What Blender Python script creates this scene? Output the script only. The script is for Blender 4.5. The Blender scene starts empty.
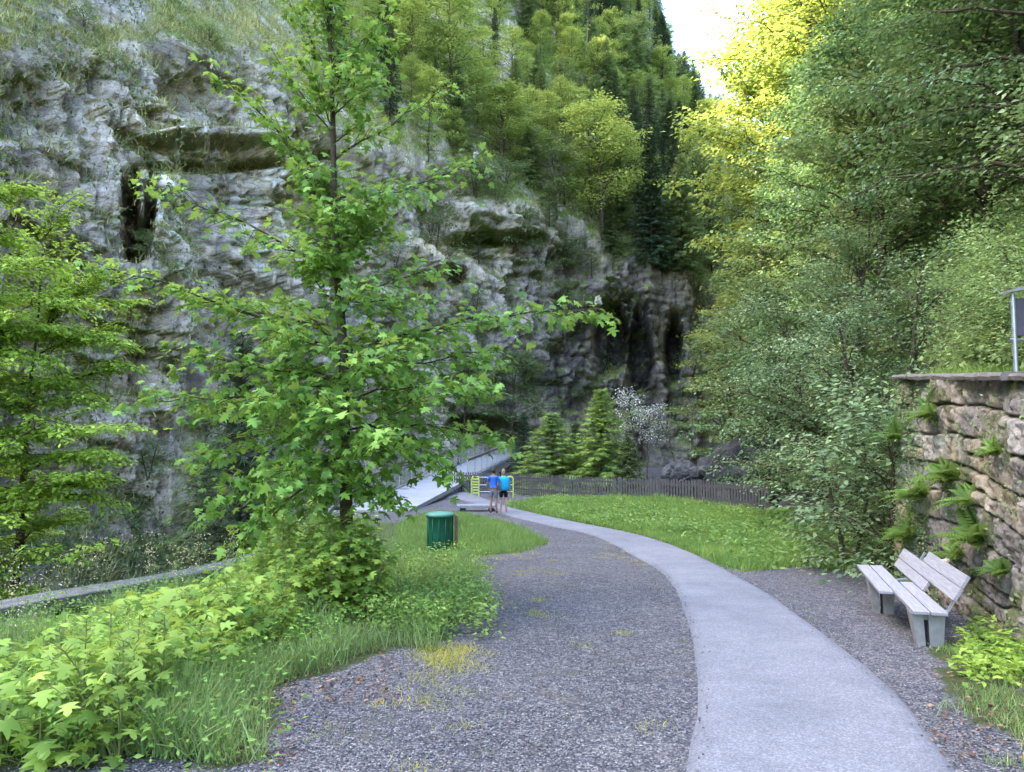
import bpy, bmesh, math, random
import numpy as np
from mathutils import Vector, Matrix

R = math.radians
S = bpy.context.scene
COL = S.collection
rng = np.random.default_rng(7)
random.seed(7)

# ------------------------------------------------------------------ camera
FPX, CZ = 750.0, 1.75
PITCH = math.atan(52 / FPX)
cam = bpy.data.cameras.new('camera')
camo = bpy.data.objects.new('camera', cam)
COL.objects.link(camo)
cam.sensor_width = 36
cam.lens = 36 * FPX / 1024
cam.clip_start, cam.clip_end = 0.05, 3000
camo.location = (0, 0, CZ)
camo.rotation_euler = (math.pi / 2 + PITCH, 0, 0)
S.camera = camo
cp, sp = math.cos(PITCH), math.sin(PITCH)


def ray(px, py):
    a, b = (px - 512) / FPX, -(py - 386) / FPX
    return np.array([a, cp - sp * b, sp + cp * b])


def proj(P):
    P = np.asarray(P, float)
    x, y, z = P[..., 0], P[..., 1], P[..., 2] - CZ
    dep = y * cp + z * sp
    up = -y * sp + z * cp
    d = np.where(dep > 0.1, dep, 0.1)
    px = 512 + x / d * FPX
    py = 386 - up / d * FPX
    return np.where(dep > 0.1, px, -9999), np.where(dep > 0.1, py, -9999), dep


def at(px, py, Y):
    r = ray(px, py)
    return np.array([0, 0, CZ]) + r * (Y / r[1])


# ------------------------------------------------------------------ noise
def _hash(ix, iy, iz, seed=0):
    h = (ix.astype(np.int64) * 374761393 + iy.astype(np.int64) * 668265263 + iz.astype(np.int64) * 2147483647 + seed * 974634777) & 0xffffffff
    h = ((h ^ (h >> 13)) * 1274126177) & 0xffffffff
    h = ((h ^ (h >> 16)) * 2246822519) & 0xffffffff
    return ((h ^ (h >> 15)) & 0xffffff) / float(0xffffff)


def vnoise(p, seed=0):
    p = np.asarray(p, float)
    i = np.floor(p)
    f = p - i
    u = f * f * f * (f * (f * 6 - 15) + 10)
    out = 0
    for dx in (0, 1):
        for dy in (0, 1):
            for dz in (0, 1):
                w = (u[..., 0] if dx else 1 - u[..., 0]) * (u[..., 1] if dy else 1 - u[..., 1]) * (u[..., 2] if dz else 1 - u[..., 2])
                out = out + w * _hash(i[..., 0] + dx, i[..., 1] + dy, i[..., 2] + dz, seed)
    return out * 2 - 1


def fbm(p, octv=4, seed=0, gain=0.5):
    p = np.asarray(p, float)
    a, s, t = 1.0, 0, 0
    for k in range(octv):
        s = s + a * vnoise(p * (2.03 ** k) + 17.3 * k, seed + k)
        t += a
        a *= gain
    return s / t


def worley(p, seed=0):
    p = np.asarray(p, float)
    i = np.floor(p)
    f1 = np.full(p.shape[:-1], 9.0)
    f2 = np.full(p.shape[:-1], 9.0)
    cid = np.zeros(p.shape[:-1])
    for dx in (-1, 0, 1):
        for dy in (-1, 0, 1):
            for dz in (-1, 0, 1):
                c = i + (dx, dy, dz)
                hx = _hash(c[..., 0], c[..., 1], c[..., 2], seed)
                hy = _hash(c[..., 0], c[..., 1], c[..., 2], seed + 11)
                hz = _hash(c[..., 0], c[..., 1], c[..., 2], seed + 23)
                d = np.sqrt((c[..., 0] + hx - p[..., 0]) ** 2 + (c[..., 1] + hy - p[..., 1]) ** 2 + (c[..., 2] + hz - p[..., 2]) ** 2)
                near = d < f1
                f2 = np.where(near, f1, np.minimum(f2, d))
                cid = np.where(near, _hash(c[..., 0], c[..., 1], c[..., 2], seed + 37), cid)
                f1 = np.where(near, d, f1)
    return f1, f2, cid


def sstep(a, b, x):
    t = np.clip((x - a) / (b - a), 0, 1)
    return t * t * (3 - 2 * t)


def gauss(px, py, cx, cy, rx, ry):
    return np.exp(-(((px - cx) / rx) ** 2 + ((py - cy) / ry) ** 2))


def col3(*c):
    return np.array(c, float)


def mixc(a, b, t):
    return a + (b - a) * np.asarray(t)[..., None]


# ------------------------------------------------------------------ mesh helpers
def tag(o, label=None, cat=None, group=None, kind=None):
    if label: o['label'] = label
    if cat: o['category'] = cat
    if group: o['group'] = group
    if kind: o['kind'] = kind
    return o


def np_mesh(name, V, F, mat=None, colors=None, smooth=True, fvar=None):
    """V (n,3), F (m,k) uniform polygons"""
    V = np.ascontiguousarray(V, dtype=np.float32)
    F = np.ascontiguousarray(F, dtype=np.int32)
    me = bpy.data.meshes.new(name)
    me.vertices.add(len(V))
    me.vertices.foreach_set('co', V.ravel())
    m, k = F.shape
    me.loops.add(m * k)
    me.loops.foreach_set('vertex_index', F.ravel())
    me.polygons.add(m)
    me.polygons.foreach_set('loop_start', np.arange(0, m * k, k, dtype=np.int32))
    me.polygons.foreach_set('loop_total', np.full(m, k, dtype=np.int32))
    if smooth:
        me.polygons.foreach_set('use_smooth', np.ones(m, dtype=bool))
    me.update(calc_edges=True)
    if colors is not None:
        ca = me.color_attributes.new('tint', 'FLOAT_COLOR', 'POINT')
        c = np.ones((len(V), 4), np.float32)
        c[:, :3] = colors
        ca.data.foreach_set('color', c.ravel())
    if fvar is not None:
        at_ = me.attributes.new('lv', 'FLOAT', 'POINT')
        at_.data.foreach_set('value', np.ascontiguousarray(fvar, np.float32))
    if mat:
        me.materials.append(mat)
    return me


def link(name, me, parent=None, loc=None, rz=0):
    o = bpy.data.objects.new(name, me)
    COL.objects.link(o)
    if parent: o.parent = parent
    if loc is not None: o.location = [float(q) for q in loc]
    if rz: o.rotation_euler = (0, 0, rz)
    return o


def empty(name, loc=(0, 0, 0), rz=0):
    return link(name, None, None, loc, rz)


def copy_tree(o, parent=None):
    c = o.copy()
    COL.objects.link(c)
    c.parent = parent
    for ch in list(o.children):
        copy_tree(ch, c)
    return c


def bm_obj(name, bm, mat, parent=None, smooth=False):
    me = bpy.data.meshes.new(name)
    bmesh.ops.recalc_face_normals(bm, faces=bm.faces)
    bm.to_mesh(me)
    bm.free()
    if smooth:
        me.polygons.foreach_set('use_smooth', np.ones(len(me.polygons), dtype=bool))
    me.materials.append(mat)
    return link(name, me, parent)


def box(bm, c, s, rot=None, bev=0.0):
    m = Matrix.Translation(Vector([float(q) for q in c])) @ (rot.to_4x4() if rot else Matrix.Identity(4)) @ Matrix.Diagonal((s[0], s[1], s[2], 1))
    r = bmesh.ops.create_cube(bm, size=1, matrix=m)
    if bev:
        vs = set(r['verts'])
        es = [e for e in bm.edges if e.verts[0] in vs and e.verts[1] in vs]
        bmesh.ops.bevel(bm, geom=es, offset=bev, segments=2, affect='EDGES', profile=0.5)


def bar(bm, a, b, w, h=None, bev=0.0, up=(0, 0, 1)):
    a, b = Vector([float(q) for q in a]), Vector([float(q) for q in b])
    d = b - a
    L = d.length
    y = d.normalized()
    x = y.cross(Vector(up))
    if x.length < 1e-4: x = Vector((1, 0, 0))
    x.normalize()
    z = x.cross(y)
    rot = Matrix((x, y, z)).transposed()
    box(bm, (a + b) / 2, (w, L, h or w), rot, bev)


class Tubes:
    def __init__(s):
        s.V, s.F, s.n = [], [], 0

    def add(s, pts, rad, sides=6):
        pts = np.asarray(pts, float)
        rad = np.asarray(rad, float)
        n = len(pts)
        T = np.gradient(pts, axis=0)
        T /= np.linalg.norm(T, axis=1)[:, None] + 1e-9
        ref = np.array([0, 0, 1.0]) if abs(T[0, 2]) < 0.8 else np.array([1.0, 0, 0])
        X = np.cross(T, ref)
        X /= np.linalg.norm(X, axis=1)[:, None] + 1e-9
        Y = np.cross(T, X)
        a = np.linspace(0, 2 * math.pi, sides, endpoint=False)
        ring = (X[:, None, :] * np.cos(a)[None, :, None] + Y[:, None, :] * np.sin(a)[None, :, None]) * rad[:, None, None] + pts[:, None, :]
        s.V.append(ring.reshape(-1, 3))
        i = np.arange(n - 1)[:, None] * sides
        j = np.arange(sides)[None, :]
        k = (j + 1) % sides
        f = np.stack([i + j, i + k, i + sides + k, i + sides + j], -1).reshape(-1, 4) + s.n
        s.F.append(f)
        s.n += n * sides

    def mesh(s, name, mat):
        return np_mesh(name, np.concatenate(s.V), np.concatenate(s.F), mat)


# leaf templates: y = along the leaf, z = normal
def T_simple():
    V = np.array([[0, 0, 0], [.27, .42, .05], [0, 1, -.10], [-.27, .42, .05]])
    return V, np.array([[0, 1, 2], [0, 2, 3]])


def T_palm(droop=0.16):
    pts = [(0, 0), (.22, .02), (.50, .08), (.36, .20), (.22, .31), (.44, .42), (.60, .58), (.36, .56), (.17, .55), (.20, .76), (0, 1.0), (-.20, .76), (-.17, .55), (-.36, .56), (-.60, .58), (-.44, .42), (-.22, .31), (-.36, .20), (-.50, .08), (-.22, .02)]
    V = [(0, .34, .04)]
    for x, y in pts:
        r = math.hypot(x, y - .34)
        V.append((x, y, -droop * r * r * 1.6))
    V = np.array(V)
    n = len(pts)
    F = np.array([[0, 1 + i, 1 + (i + 1) % n] for i in range(n)])
    return V, F


def T_spray():
    V, F = [], []
    for k, (a, l) in enumerate([(-58, .5), (-30, .78), (0, 1.0), (30, .78), (58, .5)]):
        a = R(a)
        d = np.array([math.sin(a), math.cos(a)])
        p = np.array([d[1], -d[0]])
        b = np.array([0, .05 + .1 * (k % 2)])
        n = len(V)
        for q, z in ((b + p * .045, 0), (b + d * l, -.16 * l), (b - p * .045, 0)):
            V.append((q[0], q[1], z))
        F.append((n, n + 1, n + 2))
    return np.array(V, float), np.array(F)


def T_blade():
    V = np.array([[-.5, 0, 0], [.5, 0, 0], [.34, .55, .10], [-.34, .55, .10], [0, 1, .42]])
    return V, np.array([[0, 1, 2], [0, 2, 3], [3, 2, 4]])


TPL = {'simple': T_simple(), 'palm': T_palm(), 'spray': T_spray(), 'blade': T_blade()}


def leaves_mesh(name, P, D, N, size, tpl, mat, width=1.0, var=None, smooth=False):
    P = np.asarray(P, float); D = np.asarray(D, float); N = np.asarray(N, float)
    n = len(P)
    size = np.broadcast_to(np.asarray(size, float), (n,))
    width = np.broadcast_to(np.asarray(width, float), (n,))
    D = D / (np.linalg.norm(D, axis=1)[:, None] + 1e-9)
    X = np.cross(D, N)
    X /= np.linalg.norm(X, axis=1)[:, None] + 1e-9
    Z = np.cross(X, D)
    V0, F0 = TPL[tpl] if isinstance(tpl, str) else tpl
    V = P[:, None, :] + (X[:, None, :] * (V0[None, :, 0:1] * width[:, None, None]) + D[:, None, :] * V0[None, :, 1:2] + Z[:, None, :] * V0[None, :, 2:3]) * size[:, None, None]
    F = F0[None] + (np.arange(n) * len(V0))[:, None, None]
    if var is None: var = rng.random(n)
    return np_mesh(name, V.reshape(-1, 3), F.reshape(-1, F0.shape[1]), mat, fvar=np.repeat(var, len(V0)), smooth=smooth)


# ------------------------------------------------------------------ materials
class NT:
    def __init__(s, name):
        s.m = bpy.data.materials.new(name)
        s.m.use_nodes = True
        s.t = s.m.node_tree
        s.t.nodes.clear()
        s.out = s.n('ShaderNodeOutputMaterial')

    def n(s, typ, **kw):
        nd = s.t.nodes.new(typ)
        for k, v in kw.items():
            setattr(nd, k, v)
        return nd

    def l(s, a, b):
        s.t.links.new(a, b)

    def ramp(s, fac, stops, interp='LINEAR'):
        r = s.n('ShaderNodeValToRGB')
        r.color_ramp.interpolation = interp
        e = r.color_ramp.elements
        while len(e) < len(stops): e.new(0.5)
        for q, (p, c) in zip(e, stops):
            q.position = p
            q.color = (*c, 1) if len(c) == 3 else c
        s.l(fac, r.inputs[0])
        return r.outputs[0]

    def mix(s, a, b, f, mode='MIX'):
        m = s.n('ShaderNodeMix', data_type='RGBA', blend_type=mode)
        for inp, v in ((m.inputs[0], f), (m.inputs[6], a), (m.inputs[7], b)):
            if hasattr(v, 'is_linked'): s.l(v, inp)
            elif isinstance(v, (int, float)): inp.default_value = v
            else: inp.default_value = (*v, 1)
        return m.outputs[2]

    def noise(s, scale, detail=4, rough=0.55, vec=None, dist=0):
        n = s.n('ShaderNodeTexNoise')
        n.inputs['Scale'].default_value = scale
        n.inputs['Detail'].default_value = detail
        n.inputs['Roughness'].default_value = rough
        n.inputs['Distortion'].default_value = dist
        if vec is not None: s.l(vec, n.inputs['Vector'])
        return n.outputs['Fac']

    def bump(s, h, strength=0.5, dist=0.02, normal=None):
        b = s.n('ShaderNodeBump')
        b.inputs['Strength'].default_value = strength
        b.inputs['Distance'].default_value = dist
        s.l(h, b.inputs['Height'])
        if normal is not None: s.l(normal, b.inputs['Normal'])
        return b.outputs[0]

    def bsdf(s, color, rough=0.8, normal=None, spec=0.3, metal=0):
        b = s.n('ShaderNodeBsdfPrincipled')
        if hasattr(color, 'is_linked'): s.l(color, b.inputs['Base Color'])
        else: b.inputs['Base Color'].default_value = (*color, 1)
        if hasattr(rough, 'is_linked'): s.l(rough, b.inputs['Roughness'])
        else: b.inputs['Roughness'].default_value = rough
        b.inputs['Specular IOR Level'].default_value = spec
        b.inputs['Metallic'].default_value = metal
        if normal is not None: s.l(normal, b.inputs['Normal'])
        s.l(b.outputs[0], s.out.inputs[0])
        return b

    def pos(s):
        return s.n('ShaderNodeNewGeometry').outputs['Position']

    def obj(s):
        return s.n('ShaderNodeTexCoord').outputs['Object']


def leaf_mat(name, c0, c1, tr, tfac=0.38, rough=0.45, spec=0.45):
    t = NT(name)
    rough, spec = rough + .1, spec * .6
    lift = lambda q, k: (min(.9, q[0] * k * 1.16), min(.9, q[1] * k * .95), min(.9, q[2] * k * 1.45 + .004)) if q[2] < .3 else q
    c0, c1, tr = lift(c0, 1.35), lift(c1, 1.3), lift(tr, 1.0)
    a = t.n('ShaderNodeAttribute', attribute_name='lv').outputs['Fac']
    oi = t.n('ShaderNodeObjectInfo').outputs['Random']
    c = t.ramp(a, [(0, c0), (.75, c1), (1, tuple(min(1, q * 1.35) for q in c1))])
    clump = t.noise(0.9, 2, 0.5, t.obj())
    k = t.ramp(clump, [(.3, (.72, .80, .75)), (.7, (1.2, 1.12, 1.0))])
    c = t.mix(c, k, 1.0, 'MULTIPLY')
    k2 = t.ramp(oi, [(0, (.74, .86, .86)), (.5, (1, 1, 1)), (1, (1.14, 1.12, 1.0))])
    c = t.mix(c, k2, 1.0, 'MULTIPLY')
    b = t.bsdf(c, rough, None, spec)
    tl = t.n('ShaderNodeBsdfTranslucent')
    trc = t.mix(c, tr, .55)
    t.l(trc, tl.inputs['Color'])
    mx = t.n('ShaderNodeMixShader')
    mx.inputs[0].default_value = tfac
    t.l(b.outputs[0], mx.inputs[1])
    t.l(tl.outputs[0], mx.inputs[2])
    t.l(mx.outputs[0], t.out.inputs[0])
    return t.m


def plain(name, c, rough=0.7, spec=0.3, metal=0, var=0.25, scale=6, bump=0.15, bd=0.01):
    t = NT(name)
    n = t.noise(scale, 5, 0.6, t.obj())
    cc = t.ramp(n, [(.25, tuple(q * (1 - var) for q in c)), (.75, tuple(min(1, q * (1 + var)) for q in c))])
    t.bsdf(cc, rough, t.bump(n, bump, bd) if bump else None, spec, metal)
    return t.m


M = {}
M['maple'] = leaf_mat('maple_leaf', (.050, .140, .018), (.195, .385, .048), (.42, .64, .07), .42, .42)
M['beech'] = leaf_mat('beech_leaf', (.095, .20, .020), (.255, .43, .048), (.38, .56, .06), .42, .5, .35)
M['hazel'] = leaf_mat('hazel_leaf', (.062, .128, .036), (.165, .272, .086), (.26, .42, .09), .30, .42)
M['dark_leaf'] = leaf_mat('dark_broad_leaf', (.042, .100, .026), (.115, .215, .058), (.22, .38, .07), .30, .42)
M['bright_far'] = leaf_mat('spring_beech_leaf', (.085, .165, .026), (.215, .345, .068), (.46, .56, .06), .45, .6, .2)
M['mid_far'] = leaf_mat('slope_leaf', (.055, .110, .028), (.135, .210, .058), (.26, .38, .06), .38, .6, .2)
M['bramble'] = leaf_mat('bramble_leaf', (.085, .175, .036), (.21, .345, .085), (.32, .48, .09), .35)
M['spruce'] = leaf_mat('spruce_needle', (.022, .050, .018), (.050, .090, .030), (.08, .14, .03), .2, .6, .2)
M['larch'] = leaf_mat('larch_needle', (.12, .22, .035), (.23, .38, .07), (.36, .55, .08), .35, .6, .2)
M['sapling'] = leaf_mat('sapling_leaf', (.085, .20, .024), (.255, .43, .055), (.46, .66, .07), .42, .45)
M['grass'] = leaf_mat('grass_blade', (.085, .175, .036), (.195, .325, .090), (.32, .46, .08), .35, .5, .3)
M['lawn'] = leaf_mat('lawn_blade', (.08, .175, .025), (.175, .315, .060), (.34, .52, .05), .35, .5, .3)
M['yellow_tuft'] = leaf_mat('moss_tuft', (.20, .26, .02), (.34, .38, .05), (.45, .5, .05), .3, .6, .2)
M['dry_grass'] = leaf_mat('ledge_grass_blade', (.13, .18, .045), (.27, .32, .10), (.28, .32, .08), .3, .7, .15)
M['fern'] = leaf_mat('fern_frond', (.085, .19, .028), (.17, .31, .055), (.3, .48, .06), .4, .5, .3)
M['blossom'] = leaf_mat('white_blossom', (.50, .50, .47), (.74, .73, .70), (.7, .7, .65), .3, .6, .2)
M['bark'] = plain('bark', (.085, .066, .045), .9, .15, 0, .5, 9, .8, .03)
M['bark_pale'] = plain('pale_bark', (.24, .215, .18), .9, .15, 0, .4, 6, .5, .02)

# ------------------------------------------------------------------ ground heights
def poly_dist(P, line):
    """signed distance to a polyline (left of it positive), and closest segment param"""
    best = np.full(len(P), 1e9)
    sgn = np.ones(len(P))
    for a, b in zip(line[:-1], line[1:]):
        a = np.array(a, float); b = np.array(b, float)
        d = b - a
        t = np.clip(((P - a) @ d) / (d @ d), 0, 1)
        q = a + t[:, None] * d
        v = P - q
        dist = np.linalg.norm(v, axis=1)
        side = d[0] * (P[:, 1] - a[1]) - d[1] * (P[:, 0] - a[0])
        m = dist < best - 1e-9
        sgn = np.where(m, np.where(side > 0, 1.0, -1.0), sgn)
        best = np.where(m, dist, best)
    return best * sgn


def in_poly(P, poly):
    P = np.asarray(P, float)
    x, y = P[:, 0], P[:, 1]
    c = np.zeros(len(P), bool)
    n = len(poly)
    for i in range(n):
        x1, y1 = poly[i]
        x2, y2 = poly[(i + 1) % n]
        hit = ((y1 > y) != (y2 > y)) & (x < (x2 - x1) * (y - y1) / (y2 - y1 + 1e-12) + x1)
        c ^= hit
    return c


def flat_z(y):
    y = np.asarray(y, float)
    return np.where(y < 14, -.05 * y, -.70 - .45 * (1 - np.exp(-(y - 14) * .05 / .45)))


def on_flat(px, py):
    r = ray(px, py)
    t = 5.0
    for _ in range(60):
        y = r[1] * t
        z = CZ + r[2] * t
        e = z - float(flat_z(y))
        t += e / (-r[2] - .03)
    return np.array([r[0] * t, r[1] * t])


# edge of the terrace on the gorge side (runs forward, gorge on its left, then turns right along the fence)
RIM = [(-13, -60), (-8.4, 0), (-6.0, 8.4), (-4.75, 13.5), (-5.7, 21), (-7.0, 29.4), (-3.9, 29.6), (-3.6, 41)]
fence_px = [(449, 492), (505, 494), (560, 499), (620, 502), (700, 507), (770, 513)]
FENCE = [on_flat(*p) for p in fence_px]
RIM += [(float(p[0]), float(p[1]) + .25) for p in FENCE[1:]] + [(13.5, 27.5), (40, 20)]
# foot of the right-hand hillside
FOOT = [(3.2, -60), (3.6, 0), (4.75, 5.5), (5.3, 7.5), (6.5, 12.3), (7.9, 16), (9.6, 22), (11.3, 28), (12.4, 34), (13.4, 45), (15.2, 56), (18.5, 66), (27, 80), (50, 95), (90, 120), (200, 180)]


def ground_z(P):
    P = np.asarray(P, float).reshape(-1, 2)
    y = P[:, 1]
    z = flat_z(y)
    d = poly_dist(P, RIM)           # >0 outside (gorge)
    z = z - 7.2 * sstep(0.15, 4.0, d) - 1.0 * sstep(4, 12, d)
    t = -poly_dist(P, FOOT)         # >0 up the hill
    wallish = 1 - sstep(12.0, 14.5, y)
    wid = .30 * wallish + (1 - wallish) * 2.8
    tt = np.clip(t, 0, None)
    low = np.minimum(z, -.0)
    base = z * (1 - sstep(0, .3, t)) + np.where(t > 0, np.maximum(z, -1.2), z) * sstep(0, .3, t)
    steep = .95 + 1.5 * sstep(36, 52, y)
    hill = (2.35 + .08 * np.clip(y - 7.5, -8, 8) + 1.1 * (1 - wallish) - flat_z(y)) * sstep(0, 1, t / wid) + steep * np.clip(tt - 1.0, 0, None) * (1 - .18 * wallish)
    hill = np.where(hill > 62, 62 + (hill - 62) * .2, hill)
    return base + np.where(t > 0, hill, 0)


def gz(x, y):
    return float(ground_z([[x, y]])[0])


def fz(x, y):
    return float(flat_z(y))

# ------------------------------------------------------------------ grass areas (on the terrace)
def area(pts):
    return [tuple(on_flat(*p)) for p in pts]


A_LEFT = area([(-500, 772), (262, 772), (272, 735), (268, 700), (330, 664), (395, 645), (440, 648), (462, 632), (486, 604), (482, 575), (474, 556)])
A_LEFT = A_LEFT + [tuple(on_flat(*p)) for p in [(520, 553), (549, 544), (520, 527), (468, 514), (430, 512), (400, 524)]] + [(-6.6, 27), (-5.6, 21), (-4.75, 13.5), (-6.0, 8.4), (-8.3, 0), (-9.3, -6), (-2.2, -6)]
A_LAWN = area([(507, 506), (540, 515), (568, 521), (638, 535), (691, 553), (742, 572), (800, 566), (868, 574)]) + [(6.3, 12.5), (7.9, 16), (9.6, 22), (11.3, 28)] + [(float(p[0]), float(p[1]) - .1) for p in FENCE[::-1][:-2]]
A_RIGHT = area([(925, 664), (975, 628), (1024, 640), (1100, 700), (1100, 772), (1000, 772), (950, 725)])


def grass_mask(P):
    P = np.asarray(P, float).reshape(-1, 2)
    wob = np.stack([P[:, 0] + .35 * fbm(np.c_[P * 1.1, P[:, :1] * 0], 3, 5), P[:, 1] + .45 * fbm(np.c_[P * .9, P[:, :1] * 0 + 9], 3, 6)], 1)
    m = np.zeros(len(P))
    n = fbm(np.c_[P * 1.6, P[:, :1] * 0], 4, 8)
    m = np.where(in_poly(wob, A_LEFT), 1.0, m)
    m = np.where(in_poly(P, A_LAWN), 1.0, m)
    m = np.maximum(m, np.where(in_poly(wob, A_RIGHT), sstep(-.15, .25, n), 0))
    return m


# path outline
PR = [(963, 772), (898, 690), (824, 632), (760, 588), (691, 553), (638, 535), (568, 521), (515, 509), (490, 501), (470, 493.5), (452, 491)]
PL = [(680, 772), (691, 711), (691, 655), (682, 613), (670, 584), (649, 565), (596, 537), (550, 526), (515, 518), (488, 509.5), (464, 501), (444, 498)]


def catmull(pts, n):
    pts = np.asarray(pts, float)
    p = np.vstack([2 * pts[0] - pts[1], pts, 2 * pts[-1] - pts[-2]])
    seg = len(pts) - 1
    out = []
    for t in np.linspace(0, seg - 1e-6, n):
        i = int(t)
        f = t - i
        a, b, c, d = p[i], p[i + 1], p[i + 2], p[i + 3]
        out.append(.5 * ((2 * b) + (c - a) * f + (2 * a - 5 * b + 4 * c - d) * f * f + (3 * b - a - 3 * c + d) * f ** 3))
    return np.array(out)


r_edge = catmull([(-.6, -8), (1.45, 0)] + [on_flat(*p) for p in PR], 160)
l_edge = catmull([(-2.4, -8), (-.30, 0)] + [on_flat(*p) for p in PL], 160)


def resamp(E, n):
    d = np.r_[0, np.cumsum(np.linalg.norm(np.diff(E, axis=0), axis=1))]
    q = np.linspace(0, d[-1], n)
    return np.stack([np.interp(q, d, E[:, 0]), np.interp(q, d, E[:, 1])], 1)


r_edge, l_edge = resamp(r_edge, 200), resamp(l_edge, 200)
PATH_POLY = [tuple(p) for p in r_edge] + [tuple(p) for p in l_edge[::-1]]

# ------------------------------------------------------------------ ground sheet
def axis(fine_lo, fine_hi, step, lo, hi, g=1.12):
    a = list(np.arange(fine_lo, fine_hi, step))
    s, x = step, a[-1]
    while x < hi:
        s *= g; x += s; a.append(x)
    s, x = step, a[0]
    b = []
    while x > lo:
        s *= g; x -= s; b.append(x)
    return np.array(b[::-1] + a)


gx = axis(-9, 15, .14, -380, 380, 1.07)
gy = axis(2, 34, .16, -300, 420, 1.05)
GX, GY = np.meshgrid(gx, gy)
GP = np.c_[GX.ravel(), GY.ravel()]
GZ = ground_z(GP)
dh = -poly_dist(GP, FOOT)
dr = poly_dist(GP, RIM)
rough = sstep(.6, 3, dh) + sstep(.5, 3, dr)
P3 = np.c_[GP, GZ]
GZ = GZ + rough * (1.3 * fbm(P3 / 6, 4, 3) + .35 * fbm(P3 / 1.3, 3, 4)) + .012 * fbm(P3 * 1.2, 3, 2)
inpath = in_poly(GP, PATH_POLY)
GZ = np.where(inpath, GZ - .0, GZ)
gm = grass_mask(GP)
cl = np.zeros((len(GP), 3))
cl[:, 0] = gm * (rough < .5)
cl[:, 1] = np.clip(np.maximum(rough, np.maximum(sstep(.1, .4, dh), sstep(.1, .6, dr))), 0, 1)
cl[:, 2] = fbm(P3 * .35, 4, 12) * .5 + .5
nx, ny = len(gx), len(gy)
ii = np.arange(ny - 1)[:, None] * nx + np.arange(nx - 1)[None, :]
GF = np.stack([ii, ii + 1, ii + nx + 1, ii + nx], -1).reshape(-1, 4)

t = NT('gravel_and_soil')
pos = t.pos()
vor = t.n('ShaderNodeTexVoronoi')
vor.inputs['Scale'].default_value = 62
t.l(pos, vor.inputs['Vector'])
vor2 = t.n('ShaderNodeTexVoronoi')
vor2.inputs['Scale'].default_value = 21
t.l(pos, vor2.inputs['Vector'])
sep = t.n('ShaderNodeSeparateColor')
t.l(vor.outputs['Color'], sep.inputs[0])
sep2 = t.n('ShaderNodeSeparateColor')
t.l(vor2.outputs['Color'], sep2.inputs[0])
g1 = t.ramp(sep.outputs[0], [(0, (.068, .065, .071)), (.45, (.155, .148, .158)), (.8, (.24, .23, .238)), (1, (.36, .345, .34))])
g2 = t.ramp(sep2.outputs[1], [(0, (.6, .6, .65)), (.6, (1, 1, 1)), (.93, (1.12, 1.08, 1.04)), (1, (1.5, 1.42, 1.36))])
grav = t.mix(g1, g2, 1.0, 'MULTIPLY')
big = t.noise(.55, 4, .6, pos)
grav = t.mix(grav, t.ramp(big, [(.3, (.80, .80, .84)), (.7, (1.15, 1.12, 1.08))]), 1.0, 'MULTIPLY')
edge = t.ramp(vor.outputs['Distance'], [(.25, (1, 1, 1)), (.75, (.45, .45, .45))])
grav = t.mix(grav, edge, .8, 'MULTIPLY')
dirtn = t.noise(1.5, 5, .65, pos)
dirtf = t.ramp(dirtn, [(.56, (0, 0, 0)), (.68, (1, 1, 1))])
grav = t.mix(grav, (.10, .088, .062), t.mix((0, 0, 0), dirtf, .6))
mossn = t.ramp(t.noise(3.2, 5, .7, pos), [(.60, (0, 0, 0)), (.72, (.55, .55, .55))])
mossb = t.ramp(t.noise(.35, 2, .5, pos), [(.45, (0, 0, 0)), (.6, (1, 1, 1))])
grav = t.mix(grav, (.12, .14, .05), t.mix(mossn, mossb, 1.0, 'MULTIPLY'))
ca = t.n('ShaderNodeVertexColor', layer_name='tint')
sc = t.n('ShaderNodeSeparateColor')
t.l(ca.outputs[0], sc.inputs[0])
soil = t.ramp(t.noise(14, 5, .7, pos), [(.3, (.045, .055, .018)), (.6, (.075, .09, .03)), (.75, (.11, .095, .05))])
forest = t.ramp(t.noise(2.2, 6, .7, pos), [(.3, (.035, .045, .018)), (.5, (.06, .085, .025)), (.68, (.085, .07, .045)), (.8, (.17, .16, .14))])
c = t.mix(grav, soil, t.ramp(sc.outputs[0], [(.25, (0, 0, 0)), (.75, (1, 1, 1))]))
c = t.mix(c, forest, sc.outputs[1])
hb = t.n('ShaderNodeMath', operation='SUBTRACT')
hb.inputs[0].default_value = 1
t.l(vor.outputs['Distance'], hb.inputs[1])
nb = t.bump(hb.outputs[0], .9, .018)
nb = t.bump(sep2.outputs[0], .5, .012, nb)
t.bsdf(c, .85, nb, .25)
M['ground'] = t.m
ground = link('ground', np_mesh('ground', np.c_[GP, GZ], GF, M['ground'], cl))
tag(ground, kind='structure')

# ------------------------------------------------------------------ path
t = NT('pale_asphalt')
pos = t.pos()
v = t.n('ShaderNodeTexVoronoi'); v.inputs['Scale'].default_value = 95; t.l(pos, v.inputs['Vector'])
sp_ = t.n('ShaderNodeSeparateColor'); t.l(v.outputs['Color'], sp_.inputs[0])
c = t.ramp(sp_.outputs[0], [(0, (.14, .138, .158)), (.6, (.200, .197, .218)), (1, (.275, .27, .29))])
c = t.mix(c, t.ramp(t.noise(.9, 5, .6, pos), [(.3, (.80, .81, .83)), (.7, (1.14, 1.13, 1.12))]), 1.0, 'MULTIPLY')
c = t.mix(c, t.ramp(t.noise(5, 6, .7, pos), [(.34, (.91, .905, .90)), (.5, (1, 1, 1)), (.66, (1.05, 1.05, 1.05))]), 1.0, 'MULTIPLY')
ca = t.n('ShaderNodeVertexColor', layer_name='tint')
c = t.mix(c, ca.outputs[0], 1.0, 'MULTIPLY')
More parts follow.
